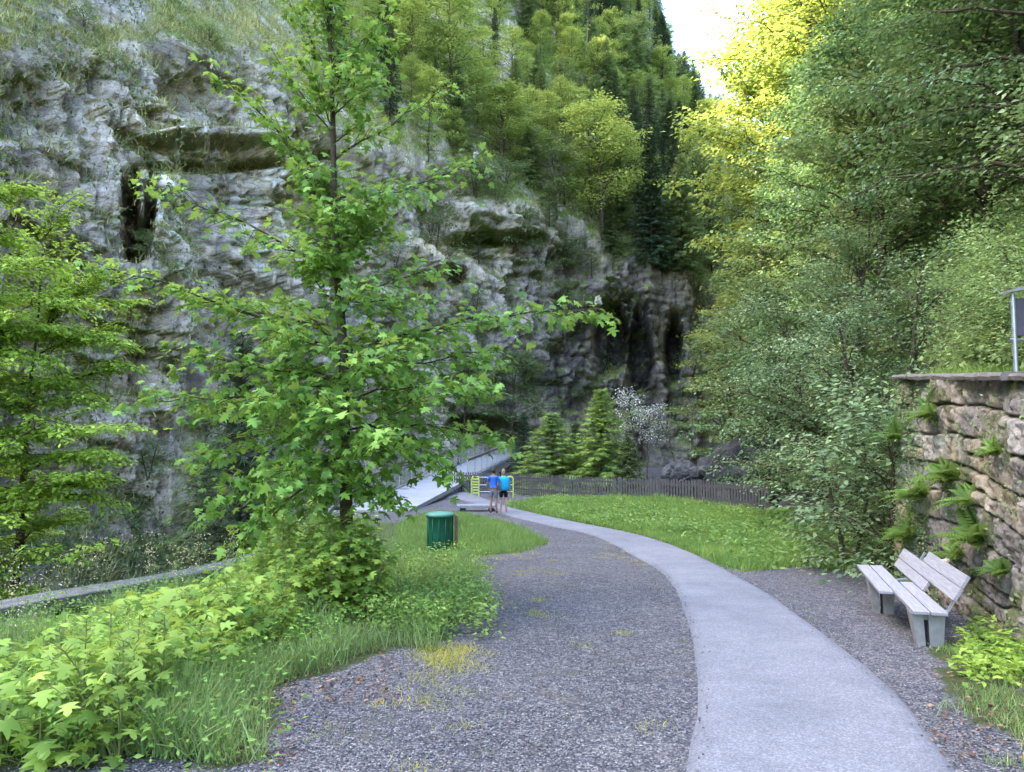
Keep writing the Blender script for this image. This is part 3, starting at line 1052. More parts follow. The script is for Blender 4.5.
# trees one can pick out on the mountain beyond the gorge: kind, pixel of the foot (picks the spot on the rock), height in pixels, label
LEFT_TREES = [
    ('beech_a', 606, 232, 140, 1.15, 'bright spring-green broadleaf tree standing on the ledge above the dark caves', 'tree'),
    ('beech_b', 455, 118, 150, 1.1, 'tall bright green beech at the top of the pale cliff, behind the maple', 'tree'),
    ('beech_a', 505, 165, 85, 1.2, 'bushy light green tree clinging to the cliff edge just past the maple', 'tree'),
    ('mid_a', 560, 215, 80, 1.2, 'mid green tree rooted on the cliff lip left of the bright ledge tree', 'tree'),
    ('spruce_a', 655, 262, 150, .95, 'dark narrow spruce standing just right of the bright ledge tree', 'tree'),
    ('spruce_b', 638, 190, 120, .9, 'dark spruce behind the bright ledge tree, its tip just above it', 'tree'),
    ('green_spruce', 682, 268, 125, 1.1, 'greenish spruce at the end of the cliff, nearest the sunlit notch trees', 'tree'),
    ('mid_b', 708, 270, 130, 1.1, 'mid green tree filling the foot of the valley notch', 'tree'),
    ('beech_a', 716, 190, 95, 1.1, 'yellow-lit broadleaf tree low in the valley notch below the sky', 'tree'),
    ('spruce_a', 700, 165, 85, 1.0, 'dark spruce on the ridge beside the valley notch', 'tree'),
    ('beech_b', 690, 205, 80, 1.1, 'light green tree under the ridge spruce beside the notch', 'tree'),
    ('pine_bare', 572, 52, 95, .8, 'leaning pine with a long bare pale trunk on the grassy ledge', 'tree'),
    ('pine_bare', 588, 78, 110, .7, 'straight bare-trunked pine just right of the leaning pine', 'tree'),
    ('spruce_a', 385, 60, 95, .9, 'dark spruce half hidden behind the top of the maple', 'tree'),
    ('mid_a', 350, 95, 60, 1.3, 'low dark green tree at the cliff lip behind the maple trunk', 'tree'),
    ('bush_a', 478, 192, 40, 1.3, 'small shrub hanging on the pinkish rock above the overhang', 'shrub'),
    ('bush_a', 88, 22, 26, 1.4, 'dark round shrub on the grassy slope beside the grey outcrop', 'shrub'),
    ('bush_c', 215, 40, 22, 1.7, 'low shrub on the grassy slope above the pale rock face', 'shrub'),
    ('bush_a', 150, 250, 24, 1.3, 'shrub growing out of the foot of the black cleft', 'shrub'),
    ('bush_a', 395, 262, 34, 1.4, 'straggly shrub on the rock ledge left of the overhang', 'shrub'),
    ('bush_b', 330, 260, 34, 1.3, 'dull green shrub on the cliff behind the maple trunk', 'shrub'),
    ('bush_a', 565, 262, 34, 1.4, 'mossy shrub on the grey rock right of the overhang', 'shrub'),
    ('mid_a', 512, 442, 92, 1.25, 'dark leafy tree at the cliff foot above the far end of the bridge', 'tree'),
    ('mid_a', 468, 432, 75, 1.2, 'shaded tree beside the tunnel mouth, left of the bridge end', 'tree'),
    ('bush_a', 560, 300, 26, 1.4, 'tuft-like shrub halfway up the grey wall beyond the bridge', 'shrub'),
    ('bush_b', 585, 400, 34, 1.2, 'shrub at the foot of the grey wall, behind the young larch', 'shrub'),
    ('bush_b', 150, 470, 40, 1.3, 'shrub on the brown bank across the stream', 'shrub'),
    ('bush_a', 215, 420, 34, 1.4, 'small shrub on the rock band above the brown bank', 'shrub'),
]
for key, px, py, hp, wd, lab, cat in LEFT_TREES:
    p = on_cliff(px, py)
    if p is None:
        continue
    plant(key, p, hp * p[1] / FPX, label=lab, cat=cat, wide=wd)
# the wooded upper slope: individual trees, placed by the slope itself
okm = (CTOP > .9) & (CPY > -70) & (CPY < 300) & (CPX > 335) & (CPX < 775) & (CDEP < 320)
cand = np.where(okm)[0]
rng.shuffle(cand)
kept = []
for i in cand:
    p = CPf[i]
    px, py = CPX[i], CPY[i]
    dn = sstep(330, 460, px) * (1 - .95 * math.exp(-((px - 530) / 42) ** 2 - ((py - 55) / 45) ** 2)) * (1 - .85 * math.exp(-((px - 590) / 35) ** 2 - ((py - 75) / 25) ** 2))
    if px < 500: dn *= .55
    if rng.random() > dn * .5 + .0: continue
    md = 3.4
    if any((p[0] - q[0]) ** 2 + (p[1] - q[1]) ** 2 + (p[2] - q[2]) ** 2 < md * md for q in kept): continue
    kept.append(p)
    if len(kept) > 225: break
ridge = np.where((CTOP > .9) & (CPX > 590) & (CPX < 760) & (CPY > -40) & (CPY < 130))[0]
rng.shuffle(ridge)
extra = []
for i in ridge[:6000]:
    p = CPf[i]
    if any((p[0] - q[0]) ** 2 + (p[1] - q[1]) ** 2 + (p[2] - q[2]) ** 2 < 9.5 for q in kept + extra): continue
    extra.append(p)
    if len(extra) > 45: break
kept += extra
for i, p in enumerate(kept):
    px, py, _ = proj(p)
    r = rng.random()
    n = float(vnoise(np.array([p / 16]), 90)[0])
    if n > .2 and r < .75 or (px < 520 and r < .75): key, nm, g = ('beech_a' if r < .4 else 'beech_b'), 'bright green broadleaf tree in the wood on the steep slope beyond the gorge', 'bright broadleaf trees on the far wooded slope'
    elif n > -.02: key, nm, g = ('mid_a' if r < .35 else 'mid_b' if r < .6 else 'green_spruce'), 'mid green tree in the wood on the steep slope beyond the gorge', 'mid green trees on the far wooded slope'
    else: key, nm, g = ('spruce_a' if r < .45 else 'spruce_b'), 'dark spruce in the wood on the steep slope beyond the gorge', 'dark spruces on the far wooded slope'
    hh = rng.uniform(5.5, 9.5) * (1.15 if 'spruce' in key else .95) * (1.0 if p[1] < 90 else 1.15)
    plant(key, p, hh, label=nm, group=g, wide=rng.uniform(.9, 1.2))

cling = np.where((CTOP < .6) & (CPX > 380) & (CPX < 705) & (CPY > 150) & (CPY < 420) & (CUP > .25) & (CDEP < 110))[0]
rng.shuffle(cling)
got = []
for i in cling[:4000]:
    p = CPf[i]
    if CPX[i] < 540 and rng.random() > .12: continue
    if 590 < CPX[i] < 690 and CPY[i] > 275: continue
    if any(np.sum((p - q) ** 2) < 7 for q in got): continue
    got.append(p)
    if len(got) >= 42: break
for p in got:
    plant('bush_a' if rng.random() < .6 else 'mid_b', p, rng.uniform(1.8, 4.2), label='small green shrub clinging to a ledge of the rock wall', cat='shrub', group='shrubs clinging to the rock wall', wide=1.2)

# ledge grass on the rock and the slope: blades in tufts, one mass
def scatter_on(mask, n):
    idx = np.where(mask)[0]
    return rng.choice(idx, n)
vis_ = (CPX > -20) & (CPX < 800) & (CPY > -20) & (CPY < 660)
def tufts(P, N, nb, h, mat, name, spreadr=.25, wide=.05):
    n = len(P)
    Pb = np.repeat(P, nb, 0) + rng.normal(0, spreadr, (n * nb, 3)) * (1, 1, .5)
    D = np.repeat(N, nb, 0) * .35 + np.array([0, 0, .8]) + rng.normal(0, .5, (n * nb, 3))
    Nn = rng.normal(0, 1, (n * nb, 3))
    return leaves_mesh(name, Pb, D, Nn, h * rng.uniform(.5, 1.2, n * nb), 'blade', mat, wide)
wts = CVEG * vis_ * (CDEP < 130)
idx = rng.choice(len(CPf), 24000, p=wts / wts.sum())
o = link('ledge_grass', tufts(CPf[idx], CNN[idx], 7, .36, M['dry_grass'], 'ledge_grass', .22, .13))
tag(o, 'dry green grass tufts covering the ledges and slopes of the cliff', 'grass', kind='stuff')
wts2 = (np.clip(CUP + .35, 0, 1) ** 1.5) * vis_ * (CDEP < 130) * (.08 + .6 * (sstep(.0, .35, fbm(CPf / 3.3, 3, 95)))) * (1 - .93 * gauss(CPX, CPY, 235, 175, 110, 90)) * (1 - CTOP * .5) * (1 - .7 * gauss(CPX, CPY, 640, 350, 60, 80))
idx = rng.choice(len(CPf), 11000, p=wts2 / wts2.sum())
Pm = np.repeat(CPf[idx], 7, 0) + rng.normal(0, .26, (11000 * 7, 3))
o = link('cliff_undergrowth', leaves_mesh('cliff_undergrowth', Pm, rng.normal(0, 1, Pm.shape) + (0, 0, .2), rng.normal(0, .6, Pm.shape) + (0, 0, 1), rng.uniform(.10, .26, len(Pm)), 'simple', M['mid_far'], 1.1))
tag(o, 'low leafy growth hanging in cracks and ledges of the rock wall', 'undergrowth', kind='stuff')

# ------------------------------------------------------------------ right-hand hillside
RIGHT_TREES = [
    ('hazel', 9.6, 22.5, 10.0, 'large grey-green hazel with arching sprays over the ferns beside the lawn'),
]
hz = broad_tree('hazel_tree', 10, .13, 64, dome(3.9, .5), .125, 15, 1.6, 50, "hazel", forks=4, first=.08, elev=(5, 45), layered=.10, spread=.3, flat=.38)
hz.location = (10.0, 23.5, gz(10.0, 23.5) - .5)
tag(hz, 'large grey-green hazel arching over the boulders between lawn and hillside', 'tree')
hz2 = broad_tree('hazel_tree', 7, .09, 44, dome(2.6, .5), .10, 13, 1.2, 32, 'hazel', forks=3, first=.06, elev=(5, 45), layered=.12, spread=.24)
hz2.location = (8.4, 17.0, gz(8.4, 17.0) - .4)
hz2['label'] = 'smaller leafy hazel in front of the large one, behind the end of the stone wall'
hz2['category'] = 'tree'
big = broad_tree('sycamore_tree', 15, .2, 52, dome(4.6, .3), .17, 15, 1.8, 34, 'dark_leaf', first=.10, elev=(0, 35), layered=.07, spread=.3, droop=.45)
big.location = (12.6, 17.5, gz(12.6, 17.5) - .5)
tag(big, 'tall dark green sycamore with layered branches on the bank above the stone wall', 'tree')
R_SPOTS = [
    ('hill_a', 15.5, 24, 13, 'dark broadleaf tree uphill behind the layered sycamore, crown against the top edge'),
    ('hill_b', 14.6, 31, 14, 'tall blue-green tree standing uphill behind the large hazel'),
    ('hill_a', 12.4, 33, 11, 'broad tree with drooping sprays just behind and left of the large hazel'),
    ('hill_b', 20, 34, 14, 'dark tree high on the hillside over the blue-green one'),
    ('hill_a', 17, 14, 11, 'dark tree high above the stone wall at the top right corner'),
    ('hill_b', 19, 20, 13, 'shaded tree at the top of the bank, upper right'),
    ('mid_b', 14.2, 42, 13, 'mid green tree at the foot of the hillside left of the hazel'),
    ('hill_a', 17.4, 40, 13, 'blue-green tree between the sunlit beeches and the hazel'),
    ('beech_b', 19.6, 55, 17, 'sunlit yellow beech at the very edge of the sky gap'),
    ('beech_a', 21.0, 58, 20, 'sunlit yellow beech behind the one at the edge of the sky gap'),
    ('beech_b', 23.0, 60, 21, 'tall yellow-lit beech high beside the sky gap'),
    ('beech_a', 22.0, 53, 19, 'yellow-lit beech up the slope right of the sky gap'),
    ('beech_b', 24.6, 58, 21, 'yellow-lit beech reaching the top edge right of the sky gap'),
    ('beech_a', 26.8, 64, 22, 'far yellow-lit beech near the top edge, uphill of the others'),
    ('spruce_a', 16.6, 47, 9, 'dark little spruce below the sunlit beeches'),
    ('beech_b', 22.5, 68, 15, 'far sunlit beech low in the valley notch'),
    ('beech_a', 18.6, 62, 12, 'yellow-green beech at the foot of the notch'),
    ('mid_a', 14.8, 50, 10, 'shaded green tree at the foot of the sunlit beeches'),
    ('beech_a', 22.4, 49, 17, 'half-sunlit beech over the blue-green tree'),
]
for key, x, y, h, lab in R_SPOTS:
    plant(key, (x, y, gz(x, y)), h, label=lab, sink=.5, wide=1.05)
kept = []
for k in range(2500):
    y = rng.uniform(-6, 100)
    x = rng.uniform(4, 75)
    tdist = -poly_dist(np.array([[x, y]]), FOOT)[0]
    if tdist < 1.5 or tdist > 42 or (y < 20 and tdist < 5): continue
    if math.hypot(x - 10, y - 23) < 4 or math.hypot(x - 12.6, y - 17.5) < 3.5: continue
    md = 4.3 if tdist < 15 else 5.5
    if any((x - a) ** 2 + (y - b) ** 2 < md * md for a, b in kept): continue
    px = proj(np.array([x, y, 8.0]))[0]
    if y > 5 and px > 1200: continue
    if y <= 5 and tdist > 14: continue
    if any((x - a[1]) ** 2 + (y - a[2]) ** 2 < 6 for a in R_SPOTS): continue
    if y > 40 and proj(np.array([x, y, 20.0]))[0] < 785: continue
    kept.append((x, y))
for x, y in kept[:120]:
    r = rng.random()
    if y > 46: key, lab, g = ('beech_a' if r < .45 else 'beech_b' if r < .85 else 'mid_b'), 'leafy beech among the sunlit trees up the far right slope', 'beeches on the far right slope'
    else: key, lab, g = ('hill_a' if r < .45 else 'hill_b' if r < .85 else 'mid_a'), 'dark broadleaf tree in the dense wood above the stone wall', 'broadleaf trees on the hillside above the wall'
    plant(key, (x, y, gz(x, y)), rng.uniform(9, 13), label=lab, group=g, sink=.5)

# shrubs along the foot of the hillside and above the wall
B_SPOTS = [
    ('bush_b', 7.6, 14.2, 3.6, 'glossy shrub leaning out over the end of the stone wall'),
    ('bush_b', 6.6, 13.0, 3.3, 'leafy shrub growing over the broken left end of the wall'),
    ('bush_b', 6.5, 14.6, 2.6, 'grey-green shrub standing before the large hazel by the wall end'),
    ('bush_c', 7.3, 10.2, 1.3, 'light green bramble on the bank above the middle of the wall'),
    ('bush_c', 6.7, 9.0, .9, 'low pale green bramble just behind the wall coping'),
    ('bush_c', 8.0, 8.4, 1.4, 'light green shrub on the bank behind the galvanised post'),
    ('bush_c', 8.3, 11.8, 1.9, 'tall light green shrub on the bank above the wall'),
    ('bush_c', 6.9, 7.3, 1.0, 'pale green bramble beside the galvanised post'),
    ('bush_b', 9.6, 10.2, 2.2, 'greyish shrub further up the bank behind the brambles'),
    ('bush_b', 10.3, 13.4, 3.4, 'dark shrub under the layered sycamore'),
    ('bush_b', 8.6, 18.6, 2.3, 'dark low shrub at the corner of the lawn'),
    ('bush_b', 10.2, 22.0, 2.0, 'shaded shrub beneath the large hazel'),
    ('bush_b', 11.0, 26.5, 2.3, 'shaded shrub beside the big boulder'),
    ('bush_a', 12.0, 30.5, 2.8, 'green shrub behind the right end of the fence'),
    ('bush_b', 9.6, 40.5, 6.5, 'grey-green bush beyond the fence between the dark boulders and the blossom'),
    ('bush_b', 12.2, 38.5, 7.0, 'large pale shrub hanging over the dark boulders'),
    ('bush_c', 7.7, 15.6, 1.5, 'fern-green low shrub at the foot of the bank by the lawn'),
    ('bush_b', 9.0, 20.2, 3.0, 'dense shrub where lawn and bank meet'),
]
for key, x, y, h, lab in B_SPOTS:
    plant(key, (x, y, gz(x, y)), h, label=lab, sink=.15, wide=1.1)
for k in range(26):
    y_ = rng.uniform(6.8, 15)
    xw = np.interp(y_, [5.5, 7.5, 12.3, 16], [4.75, 5.3, 6.5, 7.9])
    x_ = xw + rng.uniform(1.1, 5.0)
    plant('bush_c', (x_, y_, gz(x_, y_)), rng.uniform(.8, 1.5), label='pale green bramble in the thicket on the bank above the stone wall', group='brambles on the bank above the wall', sink=.15, wide=1.5)
# leafy ground layer of the hillside
n = 150000
Ph = np.c_[rng.uniform(4, 34, n), rng.uniform(4, 66, n) ** 1.0]
Ph = Ph[(-poly_dist(Ph, FOOT) > .45)]
Ph = Ph[rng.random(len(Ph)) < np.clip(14 / Ph[:, 1], .15, 1)]
zz = ground_z(Ph)
dh_ = -poly_dist(Ph, FOOT)
P3_ = np.c_[Ph, zz]
zz = zz + sstep(.6, 3, dh_) * (1.3 * fbm(P3_ / 6, 4, 3) + .35 * fbm(P3_ / 1.3, 3, 4))
Ph = np.c_[Ph, zz + rng.random(len(Ph)) * .35]
Pm = np.repeat(Ph, 3, 0) + rng.normal(0, .14, (len(Ph) * 3, 3))
sz = rng.uniform(.07, .15, len(Pm)) * np.clip(Pm[:, 1] / 14, .8, 2.5)
o = link('hillside_undergrowth', leaves_mesh('hillside_undergrowth', Pm, rng.normal(0, 1, Pm.shape), rng.normal(0, .45, Pm.shape) + (0, 0, 1), sz, 'simple', M['bramble'], 1.1))
tag(o, 'dense leafy ground cover on the bank above the stone wall', 'undergrowth', kind='stuff')

# ------------------------------------------------------------------ trees beyond the fence and in the gorge
G_SPOTS = [
    ('larch_a', 601, 42.0, 388, -2.2, 'pointed young larch standing tallest behind the wooden fence', 'tree', 1.35),
    ('larch_a', 552, 43.0, 412, -2.6, 'broad feathery larch behind the fence beside the two walkers', 'tree', 1.9),
    ('green_spruce', 628, 41.0, 432, -2.0, 'short dark fir at the right foot of the pointed larch', 'tree', 1.5),
    ('spruce_a', 524, 47.0, 412, -3.0, 'dark fir between the bridge rail and the feathery larch', 'tree', 1.4),
    ('green_spruce', 575, 45.0, 420, -2.5, 'small green fir squeezed between the two larches', 'tree', 1.6),
]
for key, px, Y, ytop, zb, lab, cat, wd in G_SPOTS:
    x = (px - 512) / FPX * Y
    H = CZ + (438 - ytop) / FPX * Y - zb
    plant(key, (x, Y, zb), H, label=lab, cat=cat, sink=0, wide=wd)
bl = broad_tree('blossom_tree', 8.2, .09, 26, dome(1.9, .0), .13, 9, 1.1, 12, 'blossom', first=.62, forks=2, spread=.2)
bl.location = (8.4, 47, -3.4)
bl['label'] = 'slender tree with white blossom in front of the dark cave'
bl['category'] = 'tree'
th = broad_tree('bare_tree', 7, .07, 26, dome(1.9, .1), .11, 9, 1.1, 5, 'mid_far', first=.2, forks=2, spread=.2)
th.location = (10.2, 44, -3.0)
th['label'] = 'thin half-bare tree with dark twigs right of the white blossom'
th['category'] = 'tree'
# dark conifer and bush in the gorge behind the maple
dc = conifer('spruce_tree', 12.5, 2.7, 'spruce', spray=.42, step=.36, dens=1.5)
dc.location = (-7.6, 21.0, -7.6)
tag(dc, 'dark spruce rising from the gorge behind the left side of the maple', 'tree')
dc2 = conifer('spruce_tree', 11.5, 2.6, 'green_s' if False else 'mid_far', spray=.42, step=.38, dens=1.3)
dc2.location = (-10.6, 26.0, -8.3)
tag(dc2, 'greener spruce in the gorge beside the dark one', 'tree')
for x, y, z, h, lab in [(-12.5, 20, -8, 6.5, 'tall bush down by the stream across from the parapet'), (-8.0, 25.5, -6, 5.8, 'bush below the near end of the bridge'), (-13.5, 26, -8, 5.5, 'low bush on the far stream bank')]:
    plant('bush_a', (x, y, z), h * .8, label=lab, sink=.1)

# left-edge beech: trunk just outside the frame, layered sprays reaching in
W_, Lf_ = Tubes(), Leafs()
root = empty('beech_tree')
tr = np.array([[-9.6, 11.6, -7.5], [-9.5, 11.5, -3], [-9.4, 11.4, 0], [-9.3, 11.5, 3], [-9.2, 11.4, 6], [-9.2, 11.4, 7.4]])
W_.add(tr, [.17, .15, .13, .10, .05, .02], 9)
tr2 = np.array([[-8.9, 13.2, -7.5], [-8.6, 12.9, -3], [-8.3, 12.8, 0], [-8.2, 12.7, 2.4], [-8.1, 12.7, 3.6]])
W_.add(tr2, [.10, .085, .07, .04, .015], 7)
tips = [(85, 300), (105, 330), (60, 290), (45, 330), (110, 455), (80, 430), (50, 360), (20, 300), (-10, 360), (100, 480), (40, 530), (60, 205), (25, 190), (-30, 170), (100, 275), (140, 300), (70, 330), (128, 365), (95, 400), (130, 425), (75, 455), (110, 500), (60, 520), (90, 545), (20, 560), (-40, 300), (-40, 450), (10, 240), (30, 380), (10, 470), (55, 260), (40, 430), (118, 340), (20, 330), (40, 490), (0, 520), (60, 380), (20, 590), (80, 475)]
for px, py in tips:
    Y = rng.uniform(10.4, 13.4)
    tip = at(px, py, Y)
    src = tr if px < 60 or rng.random() < .5 else tr2
    hz_ = min(max(tip[2] - .25 - rng.random() * .5, -4), src[-1][2] - .2)
    b = np.array([np.interp(hz_, src[:, 2], src[:, 0]), np.interp(hz_, src[:, 2], src[:, 1]), hz_])
    grow_limb(W_, Lf_, b, tip, .024, 22, 1.0, .090, 85, sag=.12, rise=.10, spread=.13, droop=.25, flat=.28, jit=.03, updown=.06)
link('trunk', W_.mesh('trunk', M['bark']), root)
link('crown', Lf_.mesh('crown', 'simple', M['beech'], 1.15), root)
tag(root, 'yellow-green beech hanging layered sprays in from the left edge over the gorge', 'tree')

# ------------------------------------------------------------------ the maple beside the path
W_, Lf_ = Tubes(), Leafs()
root = empty('maple_tree')
TY = 10.2
tz = lambda py: CZ + (438 - py) / FPX * TY
tp = [(350, 640), (347, 560), (346, 500), (345, 440), (343, 345), (337, 270), (334, 200), (333, 120), (330, 50), (331, -20), (333, -80)]
tr = np.array([at(px, py, TY + .03 * k) for k, (px, py) in enumerate(tp)])
W_.add(tr, [.125, .095, .082, .074, .066, .056, .046, .036, .026, .015, .006], 10)
def on_trunk(py):
    z = tz(py)
    return np.array([np.interp(z, tr[:, 2], tr[:, 0]), np.interp(z, tr[:, 2], tr[:, 1]), z])
LIMBS = [  # py on trunk, tip px, tip py, depth offset, sub count, sub length, leaves
    (262, 236, 232, -.2, 0, .2, 6), (268, 143, 182, -.5, 15, .55, 9), (215, 213, 72, -.3, 17, .55, 10), (200, 265, 110, .3, 10, .5, 8),
    (215, 474, 162, .1, 15, .7, 11), (150, 452, 88, .5, 12, .55, 8), (190, 420, 190, -.7, 12, .6, 9),
    (350, 598, 308, -.1, 22, .62, 12), (350, 95, 262, -.2, 22, .7, 13), (330, 200, 300, .6, 14, .8, 12),
    (300, 445, 268, .2, 13, .6, 10), (300, 425, 300, -.6, 13, .7, 10), (375, 495, 352, .5, 15, .75, 13), (400, 480, 385, -.7, 15, .8, 14),
    (430, 495, 435, .2, 13, .75, 13), (440, 455, 468, -.6, 12, .75, 13), (400, 150, 395, .1, 16, .85, 14), (380, 180, 350, -.8, 14, .8, 13),
    (430, 200, 455, .3, 14, .85, 14), (455, 215, 500, -.5, 13, .8, 14), (470, 235, 540, -.9, 11, .75, 12), (470, 395, 500, -.6, 9, .6, 10),
    (450, 380, 430, -1.4, 13, .8, 14), (420, 330, 400, -1.6, 13, .8, 14), (380, 400, 350, -1.5, 12, .75, 13), (460, 290, 470, -1.4, 13, .8, 14),
    (350, 270, 330, -1.3, 13, .8, 12), (390, 260, 400, -1.3, 13, .8, 13), (320, 360, 280, -1.1, 9, .6, 8), (440, 420, 400, 1.4, 14, .8, 13),
    (430, 260, 400, 1.5, 14, .8, 13), (370, 420, 330, 1.4, 12, .7, 11), (350, 260, 300, 1.4, 12, .7, 11),
    (120, 275, 55, .2, 10, .45, 9), (100, 392, 40, -.2, 10, .5, 9), (60, 290, 5, .3, 8, .4, 9), (50, 400, 0, .2, 9, .45, 9), (80, 345, 60, -.8, 8, .45, 8), (160, 300, 170, -.7, 8, .45, 8),
    (130, 370, 120, .8, 9, .45, 8), (10, 300, -40, .1, 7, .4, 9), (0, 380, -50, 0, 7, .4, 9), (60, 345, 20, .6, 7, .4, 8), (-20, 340, -70, 0, 5, .35, 8), (240, 300, 235, .9, 9, .5, 8), (235, 395, 235, .9, 9, .5, 8),
]
for _ in range(24):
    py_ = rng.uniform(-40, 400)
    a_ = rng.uniform(0, 6.28)
    ln_ = np.interp(py_, [-40, 100, 250, 400], [.35, .6, .8, 1.3]) * rng.uniform(.7, 1.2)
    LIMBS.append((py_, 338 + math.cos(a_) * ln_ * FPX / TY, py_ - rng.uniform(15, 60), math.sin(a_) * ln_, 9, .5, 9))
tipsP = []
for (py0, px, py, dy, sn, slen, per) in LIMBS:
    a = on_trunk(py0)
    tip = at(px, py, TY + dy)
    L = np.linalg.norm(tip - a)
    pts = grow_limb(W_, Lf_, a, tip, .006 + .006 * L, int(sn * 1.8), slen * 1.12, .118 + .018 * (py0 > 330), int(per * 1.12), sag=.18, rise=.05, spread=.08, droop=.40, flat=.5, jit=.07, bare=.06, updown=.30)
    tipsP.append((tip, unit(pts[-1] - pts[-3])))
link('trunk', W_.mesh('trunk', M['bark']), root)
link('crown', Lf_.mesh('crown', 'palm', M['maple'], 1.05), root)
# upright cream flower candles at some twig ends
Pf, Df = [], []
for k in (1, 2, 4, 7, 10, 33, 16):
    tip = tipsP[k][0] + np.array([rng.normal(0, .03), rng.normal(0, .03), .04])
    m = 60
    h = rng.random(m)
    a = rng.random(m) * 6.28
    rr = .03 * (1 - h * .8)
    Pf.append(tip + np.stack([np.cos(a) * rr, np.sin(a) * rr, h * .11], 1))
    Df.append(np.stack([np.cos(a), np.sin(a), np.full(m, .6)], 1))
Pf, Df = np.concatenate(Pf), np.concatenate(Df)
link('blossom', leaves_mesh('blossom', Pf, Df, rng.normal(0, 1, Pf.shape), .035, 'simple', M['blossom'], 1.3), root)
tag(root, 'young maple with one thin straight trunk and large lobed leaves beside the path', 'tree')
#@@NEAR
# ------------------------------------------------------------------ stone retaining wall
WL = catmull([(4.05, 2.6), (4.45, 4.2), (4.72, 5.5), (5.24, 7.5), (5.9, 10.0), (6.42, 12.4)], 400)
WL = resamp(WL, 620)
seg_ = np.linalg.norm(WL[1] - WL[0])
end_n = 40
dirv = WL[-1] - WL[-5]; dirv /= np.linalg.norm(dirv)
rightv = np.array([dirv[1], -dirv[0]])
tail = np.array([WL[-1] + rightv * (k + 1) * .022 for k in range(end_n)])
WA = np.vstack([WL, tail])
tg = np.gradient(WA, axis=0); tg /= np.linalg.norm(tg, axis=1)[:, None]
tg = np.stack([np.convolve(np.pad(tg[:, k], 4, 'edge'), np.ones(9) / 9, 'valid') for k in (0, 1)], 1)
nl = np.stack([-tg[:, 1], tg[:, 0]], 1)        # towards the path
sarc = np.r_[0, np.cumsum(np.linalg.norm(np.diff(WA, axis=0), axis=1))]
NZ = 190
wtop = 2.33 + .08 * np.clip(WA[:, 1] - 7.5, -8, 8)
wbot = flat_z(WA[:, 1]) - .25
u = np.linspace(0, 1, NZ)
WZ = wbot[:, None] + (wtop - wbot)[:, None] * u[None, :]
SS = np.broadcast_to(sarc[:, None], WZ.shape)
P3w = np.stack([SS, SS * 0, WZ], -1)
wx = SS + .05 * fbm(P3w / .5, 3, 101)
wz_ = WZ + .03 * fbm(P3w / .6, 3, 102) - .08 * (WA[:, 1][:, None] - 7.5)
rowh = .40
rz_ = wz_ / rowh + .22 * vnoise(np.stack([SS / 2.4, SS * 0, SS * 0], -1), 103) + .07 * fbm(P3w / .4, 3, 160)
row = np.floor(rz_)
fr_ = rz_ - row
rw = .62 + .55 * _hash(row, row * 0, row * 0, 5)
bx_ = wx / rw + _hash(row, row * 0 + 3, row * 0, 6) * 5 + .12 * fbm(P3w / .4, 3, 161) + .25 * vnoise(np.stack([SS * 0, SS * 0, wz_ / .3], -1), 162)
ci = np.floor(bx_)
fx_ = bx_ - ci
half = (_hash(ci, row, row * 0, 30) > .75) & (fr_ > -1)
ex = np.minimum(fx_, 1 - fx_) * rw
ez = np.minimum(fr_, 1 - fr_) * rowh
ez = np.where(half, np.minimum(ez, np.abs(fr_ - .5) * rowh), ez)
ed = np.minimum(ex, ez)
sub_ = np.where(half, np.floor(fr_ * 2), 0)
bid = _hash(ci, row, sub_, 8)
bid2 = _hash(ci, row, sub_, 9)
blk = sstep(.0, .035, np.minimum(ex * .45, ez))
ed = np.minimum(ex * .45, ez)
disp = .055 * blk + .09 * (bid - .5) * blk + .07 * fbm(P3w / .25, 5, 104) + .05 * blk * np.abs(fbm(P3w / .1, 3, 105)) + .10 * fbm(P3w / 1.3, 2, 106) - .05
batter = .10 * (1 - u)[None, :] + 0 * SS
WPx = WA[:, 0][:, None] + nl[:, 0][:, None] * (disp + batter)
WPy = WA[:, 1][:, None] + nl[:, 1][:, None] * (disp + batter)
WP = np.stack([WPx, WPy, WZ], -1)
tan_ = col3(.38, .31, .245); gv = col3(.23, .21, .20); och = col3(.33, .26, .14); pal = col3(.50, .46, .41); dk = col3(.05, .045, .04); ms = col3(.09, .105, .03)
wc = mixc(gv, tan_, sstep(.15, .75, bid))
wc = mixc(wc, pal, .8 * sstep(.72, .9, bid2) )
wn = fbm(P3w / .35, 5, 107)
wc = mixc(wc, pal * .9, .6 * sstep(.1, .5, wn) * sstep(.3, .8, u)[None, :])
wc = mixc(wc, och, .6 * sstep(.1, .5, fbm(P3w / .5, 4, 108)))
wc = mixc(wc, gv * .8, .7 * sstep(.1, .45, fbm(P3w / .7, 4, 109) + .3 * (WZ < .8)))
wc = mixc(wc, ms, .8 * sstep(.0, .35, fbm(P3w / .4, 4, 110)))
wc = mixc(wc, dk, .65 * (1 - sstep(.0, .022, ed + .012 * fbm(P3w / .1, 3, 140))))
wc *= (1 + .3 * fbm(P3w / .06, 3, 111))[..., None]
t = NT('wall_stone')
pos = t.pos()
ca = t.n('ShaderNodeVertexColor', layer_name='tint')
a = t.noise(22, 7, .7, pos)
cc = t.mix(ca.outputs[0], t.ramp(a, [(.3, (.65, .65, .66)), (.7, (1.3, 1.28, 1.25))]), 1.0, 'MULTIPLY')
t.bsdf(cc, .88, t.bump(a, .8, .03), .2)
M['wall'] = t.m
nW = len(WA)
ii = np.arange(nW - 1)[:, None] * NZ + np.arange(NZ - 1)[None, :]
WF = np.stack([ii, ii + NZ, ii + NZ + 1, ii + 1], -1).reshape(-1, 4)
wall = empty('retaining_wall', (5.3, 7.5, fz(5, 7.5)))
